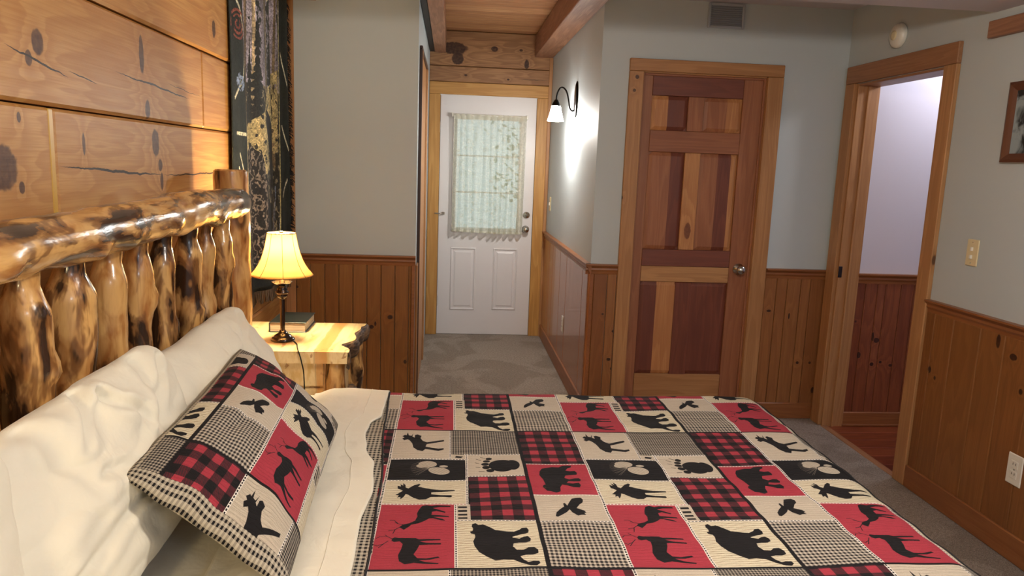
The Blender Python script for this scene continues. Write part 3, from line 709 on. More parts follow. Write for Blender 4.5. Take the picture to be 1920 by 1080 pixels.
moose2 = [(285,585),(305,590),(300,575),(318,585),(315,568),(330,580),(333,595),(350,600),(385,580),(410,572),(420,577),(405,590),(440,597),(480,603),(540,608),(620,608),(622,613),(540,617),(485,620),(485,628),(540,632),(600,632),(607,638),(595,643),(540,640),(480,642),(455,655),(420,657),(385,645),(355,630),(338,625),(328,640),(312,655),(310,640),(292,645),(300,632),(280,630),(300,620),(320,610),(305,605),(288,600)]
sil(moose2, (205,548,690,685), (W0, W0+.215, .302, .452))
deer1 = [(380,730),(400,705),(430,698),(465,705),(500,700),(590,705),(592,712),(520,712),(475,718),(520,730),(560,742),(555,748),(500,735),(470,740),(468,760),(510,762),(580,770),(582,778),(520,775),(480,775),(540,790),(560,803),(530,800),(480,785),(455,785),(430,800),(390,815),(345,822),(325,835),(300,848),(280,840),(270,835),(290,822),(330,815),(365,800),(378,770),(372,750)]
deer2 = [(235,905),(250,895),(275,898),(330,897),(380,897),(400,905),(450,903),(530,905),(532,913),(450,914),(405,918),(450,928),(535,932),(535,940),(460,938),(405,940),(395,960),(375,985),(400,1005),(450,1008),(520,1000),(530,1006),(470,1016),(410,1016),(450,1028),(525,1038),(520,1044),(440,1038),(380,1030),(330,1038),(295,1020),(285,990),(300,960),(305,935),(285,920),(250,925),(235,918)]
tb, uv = (120, 690, 615, 1072), (W0, W0+.182, 0, .302)
sil(deer1, tb, uv, BLK, [[(275,835),(240,850),(205,855)],[(245,850),(235,870)],[(290,822),(260,818),(232,800),(205,800)],[(260,818),(240,812)]], .9)
sil(deer2, tb, uv, BLK, [[(235,905),(205,890),(160,893),(142,905)],[(215,920),(190,938),(155,950),(130,943)],[(190,938),(165,958)],[(205,890),(190,880)]], .9)
# paw print
def at_(tb, uv, x, y): return (uv[0]+(x-tb[0])/(tb[2]-tb[0])*(uv[1]-uv[0]), uv[3]-(y-tb[1])/(tb[3]-tb[1])*(uv[3]-uv[2]))
tb, uv = (703, 418, 968, 528), (W0+.215, PX_, .478, .632)
for x, y, a, b in ((868,480,.038,.042),(915,478,.020,.036),(800,455,.010,.010),(792,472,.011,.011),(795,489,.011,.011),(812,504,.011,.010),(812,440,.009,.010)):
    u_, v_ = at_(tb, uv, x, y); ell(u_, v_, a, b, BLK)
sil(None, tb, uv, BLK, [[(775,448),(755,440)],[(765,467),(748,461)],[(768,488),(750,486)],[(785,506),(762,508)],[(795,437),(775,430)]], 1.2)
# pine cones and needles
tb, uv = (262, 422, 692, 545), (W0, W0+.215, .452, .596)
for x, y, a, b, g in ((480,455,.026,.024,.3),(545,492,.030,.022,-.3),(445,468,.014,.012,0),(570,466,.012,.008,0)):
    u_, v_ = at_(tb, uv, x, y); ell(u_, v_, a, b, BEI*.95, g)
    for k in range(-3, 4): 
        m = (np.abs(((U-u_)*math.cos(.8)+(V-v_)*math.sin(.8)) - k*.008) < .0007) & (((U-u_)/a)**2+((V-v_)/b)**2 < .8); IMG[m] = BEI*.72
for k in range(17):
    a = 2.2 + k*.13; sil(None, tb, uv, BEI*.82, [[(492,478),(492+105*math.cos(a),478-(-1)*52*math.sin(a)*(1 if k % 2 else .9))]], .35)
sil([(1160,500),(1176,505),(1170,520),(1158,515)], (1150,490,1185,530), (W0+.176, W0+.222, .600, .630))
# stitched joins and black sashes
stitch(0, .206, c1, .206); stitch(0, .352, c1, .352, .0032, BEI); stitch(0, .552, c1, .552, .003, RED)
stitch(W0+.186, 0, W0+.186, .302); stitch(W0+.186, .212, PX_, .212); stitch(W0, .302, W0+.215, .302, .0034, RED); stitch(W0+.215, .302, W0+.220, .632)
stitch(W0, .452, W0+.215, .452); stitch(W0, .596, W0+.222, .598); stitch(W0+.172, .596, W0+.172, .82, .003); stitch(W0+.215, .632, PX_, .632, .003); stitch(W0+.220, .478, PX_, .478, .003)
stitch(W0, 0, W0, .82, .0042)
fill((U < .0048) | (U > PX_-.0048), BLK); fill((V < .0038) | (V > PY_-.0038), BLK)
IMG *= (1 + .05*RNG.standard_normal((RH, RW, 1))).astype(np.float32)
def to_image(name, arr):
    h, w_ = arr.shape[:2]; im = bpy.data.images.new(name, w_, h, alpha=False)
    a = np.ones((h, w_, 4), np.float32); a[:, :, :3] = np.clip(arr, 0, 1); im.pixels.foreach_set(a.ravel()); im.update(); im.pack(); return im
quilt_img = to_image('patchwork_print', IMG)
def quilt_mat(name):
    s = NT(name); uv = s.n('ShaderNodeUVMap').outputs[0]
    tx = s.n('ShaderNodeTexImage', image=quilt_img, extension='REPEAT', interpolation='Cubic'); s.set(tx.inputs[0], uv)
    sp = s.scale(uv, (PX_, PY_, 1)); sep = s.n('ShaderNodeSeparateXYZ'); s.t.links.new(sp, sep.inputs[0])
    wv = s.noise(s.scale(sp, (20, 20, 1)), 1, 2)
    ql = s.math('PINGPONG', s.math('ADD', s.math('MULTIPLY', sep.outputs[1], 95), s.math('MULTIPLY', wv, 2.2)), .5)
    n = s.noise(s.scale(sp, (40, 220, 1)), 1, 3)
    s.bump(s.math('ADD', s.smooth(ql, 0, .16), s.math('MULTIPLY', n, .9)), .55, .0025)
    return s.done(tx.outputs[0], .85, 0, .2)
m_quilt = quilt_mat('patchwork_quilt')
def gingham(name, p, q):
    s = NT(name); uv = s.n('ShaderNodeUVMap').outputs[0]
    sp = s.scale(uv, (PX_, PY_, 1)); sep = s.n('ShaderNodeSeparateXYZ'); s.t.links.new(sp, sep.inputs[0])
    a = s.math('LESS_THAN', s.math('FRACT', s.math('DIVIDE', sep.outputs[0], p)), .5)
    b = s.math('LESS_THAN', s.math('FRACT', s.math('DIVIDE', sep.outputs[1], q)), .5)
    c = s.mix(s.math('MULTIPLY', s.math('ADD', a, b), .5), lin(184,174,156), lin(92,86,80))
    c = s.mix(s.math('MULTIPLY', a, b), c, lin(24,22,24))
    s.bump(s.noise(sp, 200, 2), .4, .002)
    return s.done(c, .85, 0, .2)
m_check = gingham('black_check_border', .012, .014)
m_binding = plain('black_binding', lin(24, 22, 24), .8, bump=(200, .3, .001))

# ================================================================ BED
EX, EY0, EY1, BZ = 1.205, .72, 2.705, .612
bed = thing('log_bed', 'aspen log bed with peeled log headboard rail, spindles and round corner post', 'bed', (-.80, 1.74, 0))
def log_mesh(pts, rad, seg=24, amp=.05, seed=0, sub=26, kn=()):
    P = [Vector(p) for p in pts]; n = sub; path = []; rr = []
    for k in range(n+1):
        t_ = k/n*(len(P)-1); i = min(int(t_), len(P)-2); f = t_-i
        path.append(P[i].lerp(P[i+1], f)); rr.append(rad[i]*(1-f)+rad[i+1]*f)
    bm = bmesh.new(); add_tube(bm, path, rr, seg)
    for v in bm.verts:
        # nearest axis point
        ax = min(path, key=lambda q: (q-v.co).length_squared); d = v.co-ax; L = d.length
        if L < 1e-5: continue
        g = 1 + amp*2.2*nz(v.co.x*7+seed, v.co.y*7, v.co.z*7) + amp*1.2*nz(v.co.x*19, v.co.y*19+seed, v.co.z*19)
        for (c, r, h) in kn:
            dd = (v.co-Vector(c)).length; g += h*math.exp(-(dd/r)**2)
        v.co = ax + d*g
    return bm
def bedpart(name, bm, mat):
    o = obj(name, bm, mat); off = bed.location
    ctr = sum((Vector(b) for b in o.bound_box), Vector())/8
    o.data.transform(Matrix.Translation(-ctr)); o.parent = bed; o.location = ctr-off; return o
asz = [aspen('aspen_upright_%s' % n, 2, 0, p) for n, p in (('blond', .56), ('mottled', .49), ('brown', .46))]
asy = aspen('aspen_rail', 1, 0, .475)
rl = log_mesh([(-.765, .55, 1.285), (-.765, 1.1, 1.292), (-.762, 1.6, 1.298), (-.765, 2.0, 1.300), (-.768, 2.4, 1.305), (-.765, 2.74, 1.300), (-.765, 2.79, 1.298)],
              [.056, .056, .053, .055, .058, .052, .040], 32, .075, 3, 90,
              [((-.71, 1.60, 1.25), .03, .35), ((-.70, 2.02, 1.27), .028, .3), ((-.72, 2.43, 1.25), .03, .3), ((-.71, 1.25, 1.27), .03, .3)])
bedpart('top_rail', rl, asy)
sp = [(1.10,.045),(1.27,.046),(1.437,.047),(1.606,.052),(1.794,.048),(1.951,.043),(2.119,.038),(2.321,.044),(2.481,.036),(2.655,.042)]
for i, (yy, r) in enumerate(sp):
    wob = [(random.uniform(-.006, .006), random.uniform(-.008, .008)) for _ in range(5)]
    pts = [(-.805, yy, .44)] + [(-.805+wob[k][0], yy+wob[k][1], .6+.14*k) for k in range(4)] + [(-.80, yy+wob[4][1], 1.165), (-.797, yy, 1.215), (-.79, yy, 1.262)]
    rd = [r, r*1.05, r, r*1.04, r*.96, r*.97, r*.62, r*.55]
    kz = random.uniform(.85, 1.1)
    bedpart('spindle', log_mesh(pts, rd, 22, .07, i*3.7, 44, [((-.805+r*.8, yy+random.uniform(-.02, .03), kz), .022, .35), ((-.805+.01, yy+r, kz-.12), .02, .35)]), asz[(1, 0, 1, 1, 0, 0, 2, 2, 1, 2)[i]])
for yy in (2.875, .60):
    bedpart('post', log_mesh([(-.825, yy, 0), (-.825, yy, .5), (-.822, yy, 1.0), (-.822, yy, 1.395), (-.822, yy, 1.412), (-.822, yy, 1.418)], [.068, .066, .064, .063, .061, .054], 28, .035, yy*5, 50, [((-.76, yy-.03, 1.02), .03, .2)]), asz[0] if yy > 1 else asz[1])
bedpart('lower_rail', log_mesh([(-.80, .62, .44), (-.80, 2.84, .44)], [.045, .045], 16, .05, 9, 40), asy)
for yy in (2.60, .84):
    bedpart('side_rail', log_mesh([(-.78, yy, .27), (1.08, yy, .27)], [.05, .05], 16, .05, 4, 30), aspen('aspen_side_rail', 0, 0, .5))
for x_, yy in ((1.08, 2.60), (1.08, .84)):
    bedpart('leg', log_mesh([(x_, yy, 0), (x_, yy, .34)], [.05, .05], 16, .04, 2, 10), asz[1])
m_sheet = NT('cream_cotton_sheet')
_p = m_sheet.n('ShaderNodeTexCoord').outputs['Object']
m_sheet.bump(m_sheet.math('ADD', m_sheet.noise(_p, 9, 4, .5, .9), m_sheet.math('MULTIPLY', m_sheet.noise(_p, 28, 3, .5, .6), .25)), .35, .02)
m_sheet.b.inputs['Sheen Weight'].default_value = .15
m_sheet = m_sheet.done(lin(232, 225, 206), .8, 0, .2)
bm = bmesh.new(); add_box(bm, -.74, EX-.02, EY0+.02, EY1-.02, .30, BZ-.01, .05)
mt = obj('mattress', bm, m_sheet); tag(mt, 'thick mattress hidden under the sheet and patchwork quilt', 'mattress')
bm = bmesh.new(); add_box(bm, -.72, EX-.04, EY0+.05, EY1-.05, .12, .298, .02)
bx = obj('box_spring', bm, m_sheet); tag(bx, 'box spring below the mattress of the log bed', 'box spring')

def drape(s, t, z0, r, x1=EX, ya=EY0, yb=EY1, low=.2):
    a = max(0, s-(x1-r)); b = max(0, t-(yb-r)); c = max(0, (ya+r)-t)
    q = b-c if b or c else 0; d = math.hypot(a, q)
    x = min(s, x1-r); y = max(min(t, yb-r), ya+r)
    if d < 1e-9: return Vector((x, y, z0))
    th = min(d/r, PI/2); dx, dy = a/d, q/d; ex = max(0, d-r*PI/2)
    fl = .012*math.sin((s if abs(q) > a else t)*22)*min(1, ex*6) + .012*min(1, d/r)*nz((s if abs(q) > a else t)*5, 3.3, 0)
    return Vector((x+dx*(r*math.sin(th)+ex*.04+fl), y+dy*(r*math.sin(th)+ex*.04+fl), max(low, z0-r*(1-math.cos(th))-ex)))
def interp(tab, t):
    if t <= tab[0][0]: return tab[0][1]
    for (a, b), (c, d) in zip(tab, tab[1:]):
        if t <= c:
            f = (t-a)/(c-a); f = f*f*(3-2*f); return b+(d-b)*f
    return tab[-1][1]
XLT = [(.5,-.19),(1.2,-.19),(1.429,-.191),(1.642,-.198),(1.798,-.187),(1.965,-.201),(2.08,-.235),(2.2,-.250),(2.279,-.246),(2.369,-.216),(2.671,-.215),(3,-.215)]
XBT = [(.5,-.155),(1.466,-.157),(1.813,-.165),(2.304,-.195),(2.639,-.206),(3,-.206)]
# bottom sheet over the mattress
def cloth(name, s0f, s1f, t0, t1, ns, nt, zf, mats, mif=None, thick=.006, parent=None, r=.085, uvs=True):
    bm = bmesh.new(); uvl = bm.loops.layers.uv.new('UVMap'); g = []; co_ = []
    for j in range(nt+1):
        t_ = t0+(t1-t0)*j/nt; row = []; cc = []
        for i in range(ns+1):
            a, b = s0f(t_), s1f(t_); s_ = a+(b-a)*i/ns
            row.append(bm.verts.new(drape(s_, t_, BZ, r)+Vector((0, 0, zf(s_, t_))))); cc.append((s_, t_))
        g.append(row); co_.append(cc)
    for j in range(nt):
        for i in range(ns):
            f = bm.faces.new((g[j][i], g[j][i+1], g[j+1][i+1], g[j+1][i])); f.smooth = True
            q = ((j, i), (j, i+1), (j+1, i+1), (j+1, i)); sm = sum(co_[a][b][0] for a, b in q)/4; tm = sum(co_[a][b][1] for a, b in q)/4
            if mif: f.material_index = mif(sm, tm)
            for l, (a, b) in zip(f.loops, q): l[uvl].uv = ((co_[a][b][0]-.225)/PX_, (co_[a][b][1]-1.432)/PY_)
    o = obj(name, bm, mats, parent)
    sd = o.modifiers.new('thickness', 'SOLIDIFY'); sd.thickness = thick; sd.offset = -1
    return o
def zsheet(s_, t_):
    return .006 + .012*nz(s_*5, t_*3, 1) + .006*nz(s_*14, t_*5, 2) + .02*max(0, min(1, (-.45-s_)*4))
o = cloth('bed_sheet', lambda t: -.745, lambda t: .1, EY0-.15, EY1+.25, 60, 120, lambda a, b: zsheet(a, b)-.001, [m_sheet])
tag(o, 'cream bottom sheet stretched over the mattress under the pillows', 'sheet')
def zq(s_, t_):
    return .020 + .006*nz(s_*2.3, t_*2.3, 5) + .003*nz(s_*8, t_*8, 6) + .0015*math.sin(t_*55+3*nz(s_*3, t_*3, 0))
q = cloth('quilt', lambda t: interp(XLT, t)-.03, lambda t: EX+.36, EY0-.3, EY1+.34, 150, 190, zq, [m_quilt, m_check], lambda a, b: 1 if (a < interp(XBT, b) or a > EX+.10 or b > EY1+.10) else 0, .008)
tag(q, 'red, black and beige patchwork quilt with bears, moose and deer spread over the bed', 'quilt')
bm = bmesh.new(); add_tube(bm, [drape(interp(XBT, t_)+.0, t_, BZ, .085)+Vector((0, 0, zq(interp(XBT, t_), t_)+.001)) for t_ in np.linspace(EY0, EY1+.05, 120)], .003, 6); obj('piping', bm, m_binding, q)
bm = bmesh.new(); add_tube(bm, [drape(EX-.025, t_, BZ, .085)+Vector((0, 0, zq(EX-.025, t_)+.0005)) for t_ in np.linspace(EY0, EY1-.04, 120)], .0035, 6); obj('binding', bm, m_binding, q)
def zfold(s_, t_):
    e = interp(XLT, t_)+.006; k = (e-s_)
    g_ = min(1, k/.10)
    return zq(s_, t_) + .009 + .006*g_ + g_*(.008*nz(s_*6, t_*4, 3) + .005*nz(s_*16, t_*5, 7)) - .014*max(0, min(1, (k-.20)/.05))
o = cloth('top_sheet', lambda t: -.475+.012*nz(t*3, 0, 0), lambda t: interp(XLT, t)+.006, EY0-.15, EY1+.28, 40, 130, zfold, [m_sheet], None, .006)
tag(o, 'cream top sheet folded back in a wide cuff over the quilt edge', 'sheet')
bm = bmesh.new(); add_tube(bm, [drape(interp(XLT, t_)-.055, t_, BZ, .085)+Vector((0, 0, zfold(interp(XLT, t_)-.055, t_)+.0005)) for t_ in np.linspace(EY0, EY1+.05, 110)], .0011, 5); obj('hem', bm, m_sheet, o)

# pillows
def pillow(name, TN, TF, BN, BF, T, nrm_sign, mats, label, seed, wr=1.0, mif=None, uvf=None, nu=70, nv=50, pinch=.05, bias=.0, ex=.5, flat_back=.5, rnd_=.10, creases=()):
    TN, TF, BN, BF = map(Vector, (TN, TF, BN, BF))
    n = ((TF-TN)+(BF-BN)).cross((TN-BN)+(TF-BF)).normalized()
    if n.x < 0: n = -n
    org = (TN+TF+BN+BF)/4
    bm = bmesh.new(); uvl = bm.loops.layers.uv.new('UVMap'); F_ = []; B_ = []
    for j in range(nv+1):
        v = j/nv; rf = []; rb_ = []
        for i in range(nu+1):
            u = i/nu
            uu = .5+(u-.5)*(1-pinch*(1-(2*v-1)**2)); vv = .5+(v-.5)*(1-pinch*1.3*(1-(2*u-1)**2))
            kk_ = 1-rnd_*(abs((2*u-1)*(2*v-1)))**5; uu = .5+(uu-.5)*kk_; vv = .5+(vv-.5)*kk_
            p = BN.lerp(BF, uu).lerp(TN.lerp(TF, uu), vv)
            e = max(0, (1-abs(2*u-1)**2.6))*max(0, (1-abs(2*v-1)**2.6)); h = T*e**ex
            k = e**.5
            wn = wr*k*(.012*nz(u*4+seed, v*3, seed) + .008*nz(u*9, v*7+seed, 2) + .010*(abs(nz(u*5+v*3+seed, v*5-u*2, 4))**.7-.4))
            for (cu, cv, du, dv, dep, wd_) in creases:
                tt_ = max(0, min(1, ((u-cu)*du+(v-cv)*dv)/(du*du+dv*dv))); ds = math.hypot(u-cu-tt_*du, v-cv-tt_*dv)
                wn -= dep*(math.exp(-(ds/wd_)**2)-.55*math.exp(-((ds-1.8*wd_)/wd_)**2))*(1-.75*tt_)
            side = wr*.012*nz(u*6+seed, v*6, 9)
            on = i in (0, nu) or j in (0, nv)
            a = bm.verts.new(p + n*(h*(1-bias*(v-.5)) + wn) + Vector((0, side, side*.6))); rf.append(a)
            rb_.append(a if on else bm.verts.new(p - n*(h*flat_back)))
        F_.append(rf); B_.append(rb_)
    for j in range(nv):
        for i in range(nu):
            for G, fl in ((F_, False), (B_, True)):
                q_ = [(j, i), (j, i+1), (j+1, i+1), (j+1, i)]
                if fl: q_ = q_[::-1]
                vs = [G[a][b] for a, b in q_]
                f = bm.faces.new(vs); f.smooth = True
                if mif: f.material_index = mif((i+.5)/nu, (j+.5)/nv, fl)
                for l, (a, b) in zip(f.loops, q_): l[uvl].uv = uvf(b/nu, a/nv) if uvf else (b/nu, a/nv)
    for v_ in bm.verts: v_.co -= org
    me = bpy.data.meshes.new(name); bm.to_mesh(me); bm.free()
    o_ = link(name, me, mats); o_.location = org
    tag(o_, label, 'pillow', 'white pillows against the headboard' if name == 'pillow' else None)
    return o_, F_
pillow('pillow', (-.745, 1.72, .96), (-.735, 2.53, .985), (-.54, 1.80, .64), (-.575, 2.64, .65), .08, 1, [m_sheet], 'cream pillow farthest along the headboard, beside the nightstand', 1.3, 1.0, pinch=.03, creases=((.9,.9,-.4,-.3,.01,.025),(.7,.97,-.1,-.4,.008,.02)))
pillow('pillow', (-.75, .98, 1.0), (-.715, 1.83, 1.04), (-.58, 1.02, .65), (-.60, 1.86, .65), .07, 1, [m_sheet], 'crumpled cream pillow in the middle, behind the patchwork sham', 5.1, 1.45, pinch=.03, rnd_=.13, nu=110, nv=80, creases=((.55,.92,.12,-.28,.022,.02),(.50,.97,-.10,-.22,.016,.018),(.78,.95,-.05,-.5,.014,.03),(.92,.90,-.25,-.35,.014,.025),(.3,.95,.05,-.4,.012,.03),(.1,.3,.5,.1,.012,.03),(.4,.6,.35,-.35,.010,.025)))
pillow('pillow', (-.72, .48, 1.03), (-.685, 1.145, 1.05), (-.54, .46, .66), (-.60, 1.07, .66), .05, 1, [m_sheet], 'cream pillow cut off by the left edge of the photo', 8.8, 1.0, pinch=.03)
def sham_uv(u, v):
    return ((-.075 + (1-v)*.485)/PX_, (-.165+u*.90)/PY_)
def sham_mi(u, v, back):
    if back: return 1
    return 1 if (u < .05 or v > .97) else 0
o, _ = pillow('pillow_sham', (-.605, 1.345, .875), (-.615, 2.20, .915), (-.285, 1.28, .668), (-.315, 2.17, .680), .08, 1, [m_quilt, m_check], 'patchwork quilted sham with bear and deer leaning on the cream pillows', 3.3, .7, sham_mi, sham_uv, nu=90, nv=60, pinch=.05, ex=.55, rnd_=.045)

# ================================================================ NIGHTSTAND, LAMP, BOOK
m_top = wood('blond_aspen_top', 1, lin(226, 200, 150), lin(204, 166, 104), lin(120, 70, 34), [(-.50, 3.15, .035, .2), (-.43, 3.0, .03, .02), (-.70, 3.33, .01, .12)], [(-.47,3.1,-.42,3.3,.0)], plane='xy', tone=0, rough=.28, sparse=False, coat=.2)
def blond(name, k=0):
    s = NT(name); p = s.n('ShaderNodeNewGeometry').outputs['Position']
    sep = s.n('ShaderNodeSeparateXYZ'); s.t.links.new(p, sep.inputs[0])
    n = s.noise(s.scale(p, (26, 3.5, 10)), 1, 4, .5, .6); f = s.noise(s.scale(p, (150, 12, 60)), 1, 2)
    c = s.mix(s.smooth(n, .45, .7), lin(232, 206, 156), lin(214, 176, 112))
    c = s.mix(s.smooth(f, .5, .8, 0, .2), c, lin(180, 130, 70))
    xw = s.math('ADD', sep.outputs[0], s.math('MULTIPLY', s.math('SUBTRACT', s.noise(s.scale(p, (9, 9, 9)), 1, 2), .5), .022))
    str_ = s.math('MULTIPLY', s.smooth(s.math('ABSOLUTE', s.math('SUBTRACT', xw, -.50)), .022, .030, 1, 0), .75)
    c = s.mix(str_, c, lin(198, 132, 56))
    ed = s.smooth(s.math('ABSOLUTE', s.math('SUBTRACT', xw, -.528)), .001, .004, .7, 0); c = s.mix(s.math('MULTIPLY', ed, .6), c, lin(140, 90, 44))
    d = s.noise(s.scale(p, (14, 9, 14)), 1, 3, .5, 1.0); c = s.mix(s.smooth(d, .64, .70, 0, .7), c, lin(150, 84, 34))
    s.bump(f, .1, .001)
    return s.done(c, .3, 0, .5, 0, .25)
m_top = blond('blond_slab')
s = NT('aspen_bark'); p = s.n('ShaderNodeTexCoord').outputs['Object']
n = s.noise(s.scale(p, (30, 12, 50)), 1, 4, .6, .6)
s.bump(n, .8, .01); m_bark = s.done(s.mix(s.smooth(n, .4, .65), lin(58, 40, 26), lin(132, 98, 62)), .6)
ns = thing('nightstand', 'blond log nightstand with live bark edge beside the bed', 'nightstand', (-.66, 3.18, 0))
def nsp(name, bm, mat):
    o_ = obj(name, bm, mat); o_.data.transform(Matrix.Translation(-ns.location)); o_.parent = ns; return o_
bm = bmesh.new(); NY = 24; rows = []
for k in range(NY+1):
    yy = 2.905+.54*k/NY
    e = -.392 + .010*nz(yy*9, 0, 0) - .045*math.exp(-((yy-3.03)/.05)**2) - .02*math.exp(-((yy-3.25)/.06)**2) + (.012 if k > NY-3 else 0)
    rows.append((yy, e))
for z0_, z1_, xo in ((.665, .713, 0),):
    L = [[bm.verts.new((x_, yy, z)) for x_, z in ((-.93, .665), (-.93, .713), (e, .713), (e-.004, .665))] for yy, e in rows]
    for a, b in zip(L, L[1:]):
        for k in range(4): bm.faces.new((a[k], a[(k+1) % 4], b[(k+1) % 4], b[k]))
    bm.faces.new(L[0]); bm.faces.new(L[-1][::-1])
nsp('top', bm, m_top)
bm = bmesh.new(); L = []
for yy, e in rows:
    if yy < 2.95: w_ = .004
    else: w_ = .014
    L.append([bm.verts.new((x_+.006*nz(yy*23, x_*40, z*40), yy, z)) for x_, z in ((e-.006, .665), (e-.002, .7125), (e+w_*.5, .706), (e+w_, .685), (e+w_*.9, .655), (e+w_*.3, .64), (e-.01, .65))])
for a, b in zip(L, L[1:]):
    for k in range(7): bm.faces.new((a[k], a[(k+1) % 7], b[(k+1) % 7], b[k])).smooth = True
bm.faces.new(L[0]); bm.faces.new(L[-1][::-1]); nsp('bark_edge', bm, m_bark)
for x_, yy in ((-.455, 2.985), (-.87, 2.985), (-.43, 3.37), (-.87, 3.37)):
    nsp('leg', log_mesh([(x_, yy, 0), (x_, yy, .3), (x_, yy, .664)], [.042, .04, .038], 18, .07, x_*9+yy, 24, [((x_+.03, yy-.02, .5), .02, .4)]), asz[1])
bm = bmesh.new(); add_tube(bm, [(-.40, 3.10, .50), (-.395, 3.02, .53), (-.385, 2.95, .556)], [.018, .016, .014], 14); nsp('branch_stub', bm, m_bark)
for z0_, z1_, nm in ((.555, .660, 'drawer_front'), (.30, .545, 'door'), (.12, .29, 'lower_panel')):
    bm = bmesh.new(); add_box(bm, -.83, -.50, 2.955, 2.975, z0_, z1_, .003); nsp(nm, bm, m_top)
bm = bmesh.new(); add_box(bm, -.86, -.45, 2.975, 3.38, .1, .664, .003); nsp('cabinet_box', bm, m_top)
bm = bmesh.new(); add_lathe(bm, [(0, 0), (.012, .004), (.014, .014), (.008, .02), (.006, .026)], 16); o = nsp('knob', bm, asz[1]); 
o.data.transform(Matrix.Translation(ns.location)); o.rotation_euler = (PI/2, 0, 0); o.location = Vector((-.66, 2.93, .60))-ns.location+Vector((0, .024, 0))
# lamp
LX, LY, LZ = -.688, 3.09, .7135
tl = thing('table_lamp', 'lit bedside lamp with amber bell shade and dark turned metal stem', 'lamp', (LX, LY, LZ))
bm = bmesh.new(); add_lathe(bm, [(0, 0), (.048, 0), (.050, .006), (.044, .013), (.036, .016), (.034, .022), (.024, .028), (.016, .034), (.012, .044), (0, .044)], 32); obj('base', bm, m_bronze, tl)
bm = bmesh.new(); add_lathe(bm, [(.010, .04), (.0105, .17), (.0095, .175), (.012, .18), (.020, .185), (.022, .190), (.018, .195), (.026, .201), (.028, .206), (.020, .211), (.022, .218), (.017, .224), (.018, .232), (.012, .236), (.012, .285), (0, .285)], 28); obj('stem', bm, m_bronze, tl)
bm = bmesh.new(); add_lathe(bm, [(.008, .236), (.032, .240), (.041, .247), (.042, .249), (.030, .244), (.008, .242)], 32); obj('drip_pan', bm, m_chrome, tl)
s = NT('amber_shade_fabric'); s.b.inputs['Roughness'].default_value = .8
tr = s.n('ShaderNodeBsdfTranslucent'); tr.inputs[0].default_value = (.98, .80, .46, 1)
mx = s.n('ShaderNodeMixShader'); mx.inputs[0].default_value = .72
s.b.inputs['Base Color'].default_value = lin(238, 196, 120)
s.t.links.new(s.b.outputs[0], mx.inputs[1]); s.t.links.new(tr.outputs[0], mx.inputs[2]); s.t.links.new(mx.outputs[0], s.t.nodes['Material Output'].inputs[0])
bm = bmesh.new(); prof = [(.125, .277), (.119, .285), (.106, .300), (.094, .318), (.083, .340), (.073, .368), (.065, .398), (.060, .425), (.056, .45)]
seg = 48; rg = []
for r, z in prof:
    rg.append([bm.verts.new((r*(1-.035*(abs(math.sin(4*a)) if True else 0)*0 - .03*(1-abs(math.cos(4*a)))**.0*0)*math.cos(a), r*math.sin(a), z)) for a in [2*PI*k/seg for k in range(seg)]])
for a, b in zip(rg, rg[1:]):
    for k in range(seg): bm.faces.new((a[k], a[(k+1) % seg], b[(k+1) % seg], b[k])).smooth = True
shade = obj('lamp_shade', bm, s.m, tl); shade.modifiers.new('t', 'SOLIDIFY').thickness = .0012
bm = bmesh.new()
for k in range(8):
    a = 2*PI*(k+.32)/8; add_tube(bm, [((r+.0008)*math.cos(a), (r+.0008)*math.sin(a), z) for r, z in prof], .0011, 5)
for r, z in (prof[0], prof[-1]): add_tube(bm, [(r*math.cos(2*PI*k/40), r*math.sin(2*PI*k/40), z) for k in range(41)], .0018, 5)
obj('shade_seam', bm, plain('shade_trim', lin(150, 104, 50), .7), tl)
s = NT('lit_bulb'); s.b.inputs['Emission Color'].default_value = (1, .80, .50, 1); s.b.inputs['Emission Strength'].default_value = 950
bm = bmesh.new(); add_lathe(bm, [(0, .43), (.018, .425), (.028, .405), (.029, .39), (.022, .365), (.013, .345), (.012, .335), (0, .335)], 20); obj('bulb', bm, s.done((1, 1, 1, 1)), tl)
bm = bmesh.new(); add_tube(bm, [(0, 0, .28), (0, 0, .336)], .013, 14); obj('bulb_socket', bm, m_bronze, tl)
bm = bmesh.new(); add_tube(bm, [(.0, .0, .447), (0, 0, .458)], .008, 10)
for a in (0, 2*PI/3, 4*PI/3): add_tube(bm, [(0, 0, .449), (.056*math.cos(a), .056*math.sin(a), .449)], .0012, 5)
obj('shade_ring', bm, m_bronze, tl)
lamp('lamp_bulb_upper', 'POINT', (LX, LY, LZ+.462), 6, (1, .76, .44), .012)
bm = bmesh.new(); add_tube(bm, cr([(LX+.045, LY-.02, LZ+.004), (LX+.07, LY-.07, LZ+.003), (LX+.085, LY-.13, LZ+.003), (LX+.10, LY-.185, LZ+.002), (LX+.115, LY-.198, LZ-.04), (LX+.125, LY-.2, LZ-.12), (LX+.125, LY-.2, LZ-.40)]), .0026, 6)
o = obj('lamp_cord', bm, m_black); o.parent = tl; o.data.transform(Matrix.Translation(-tl.location))
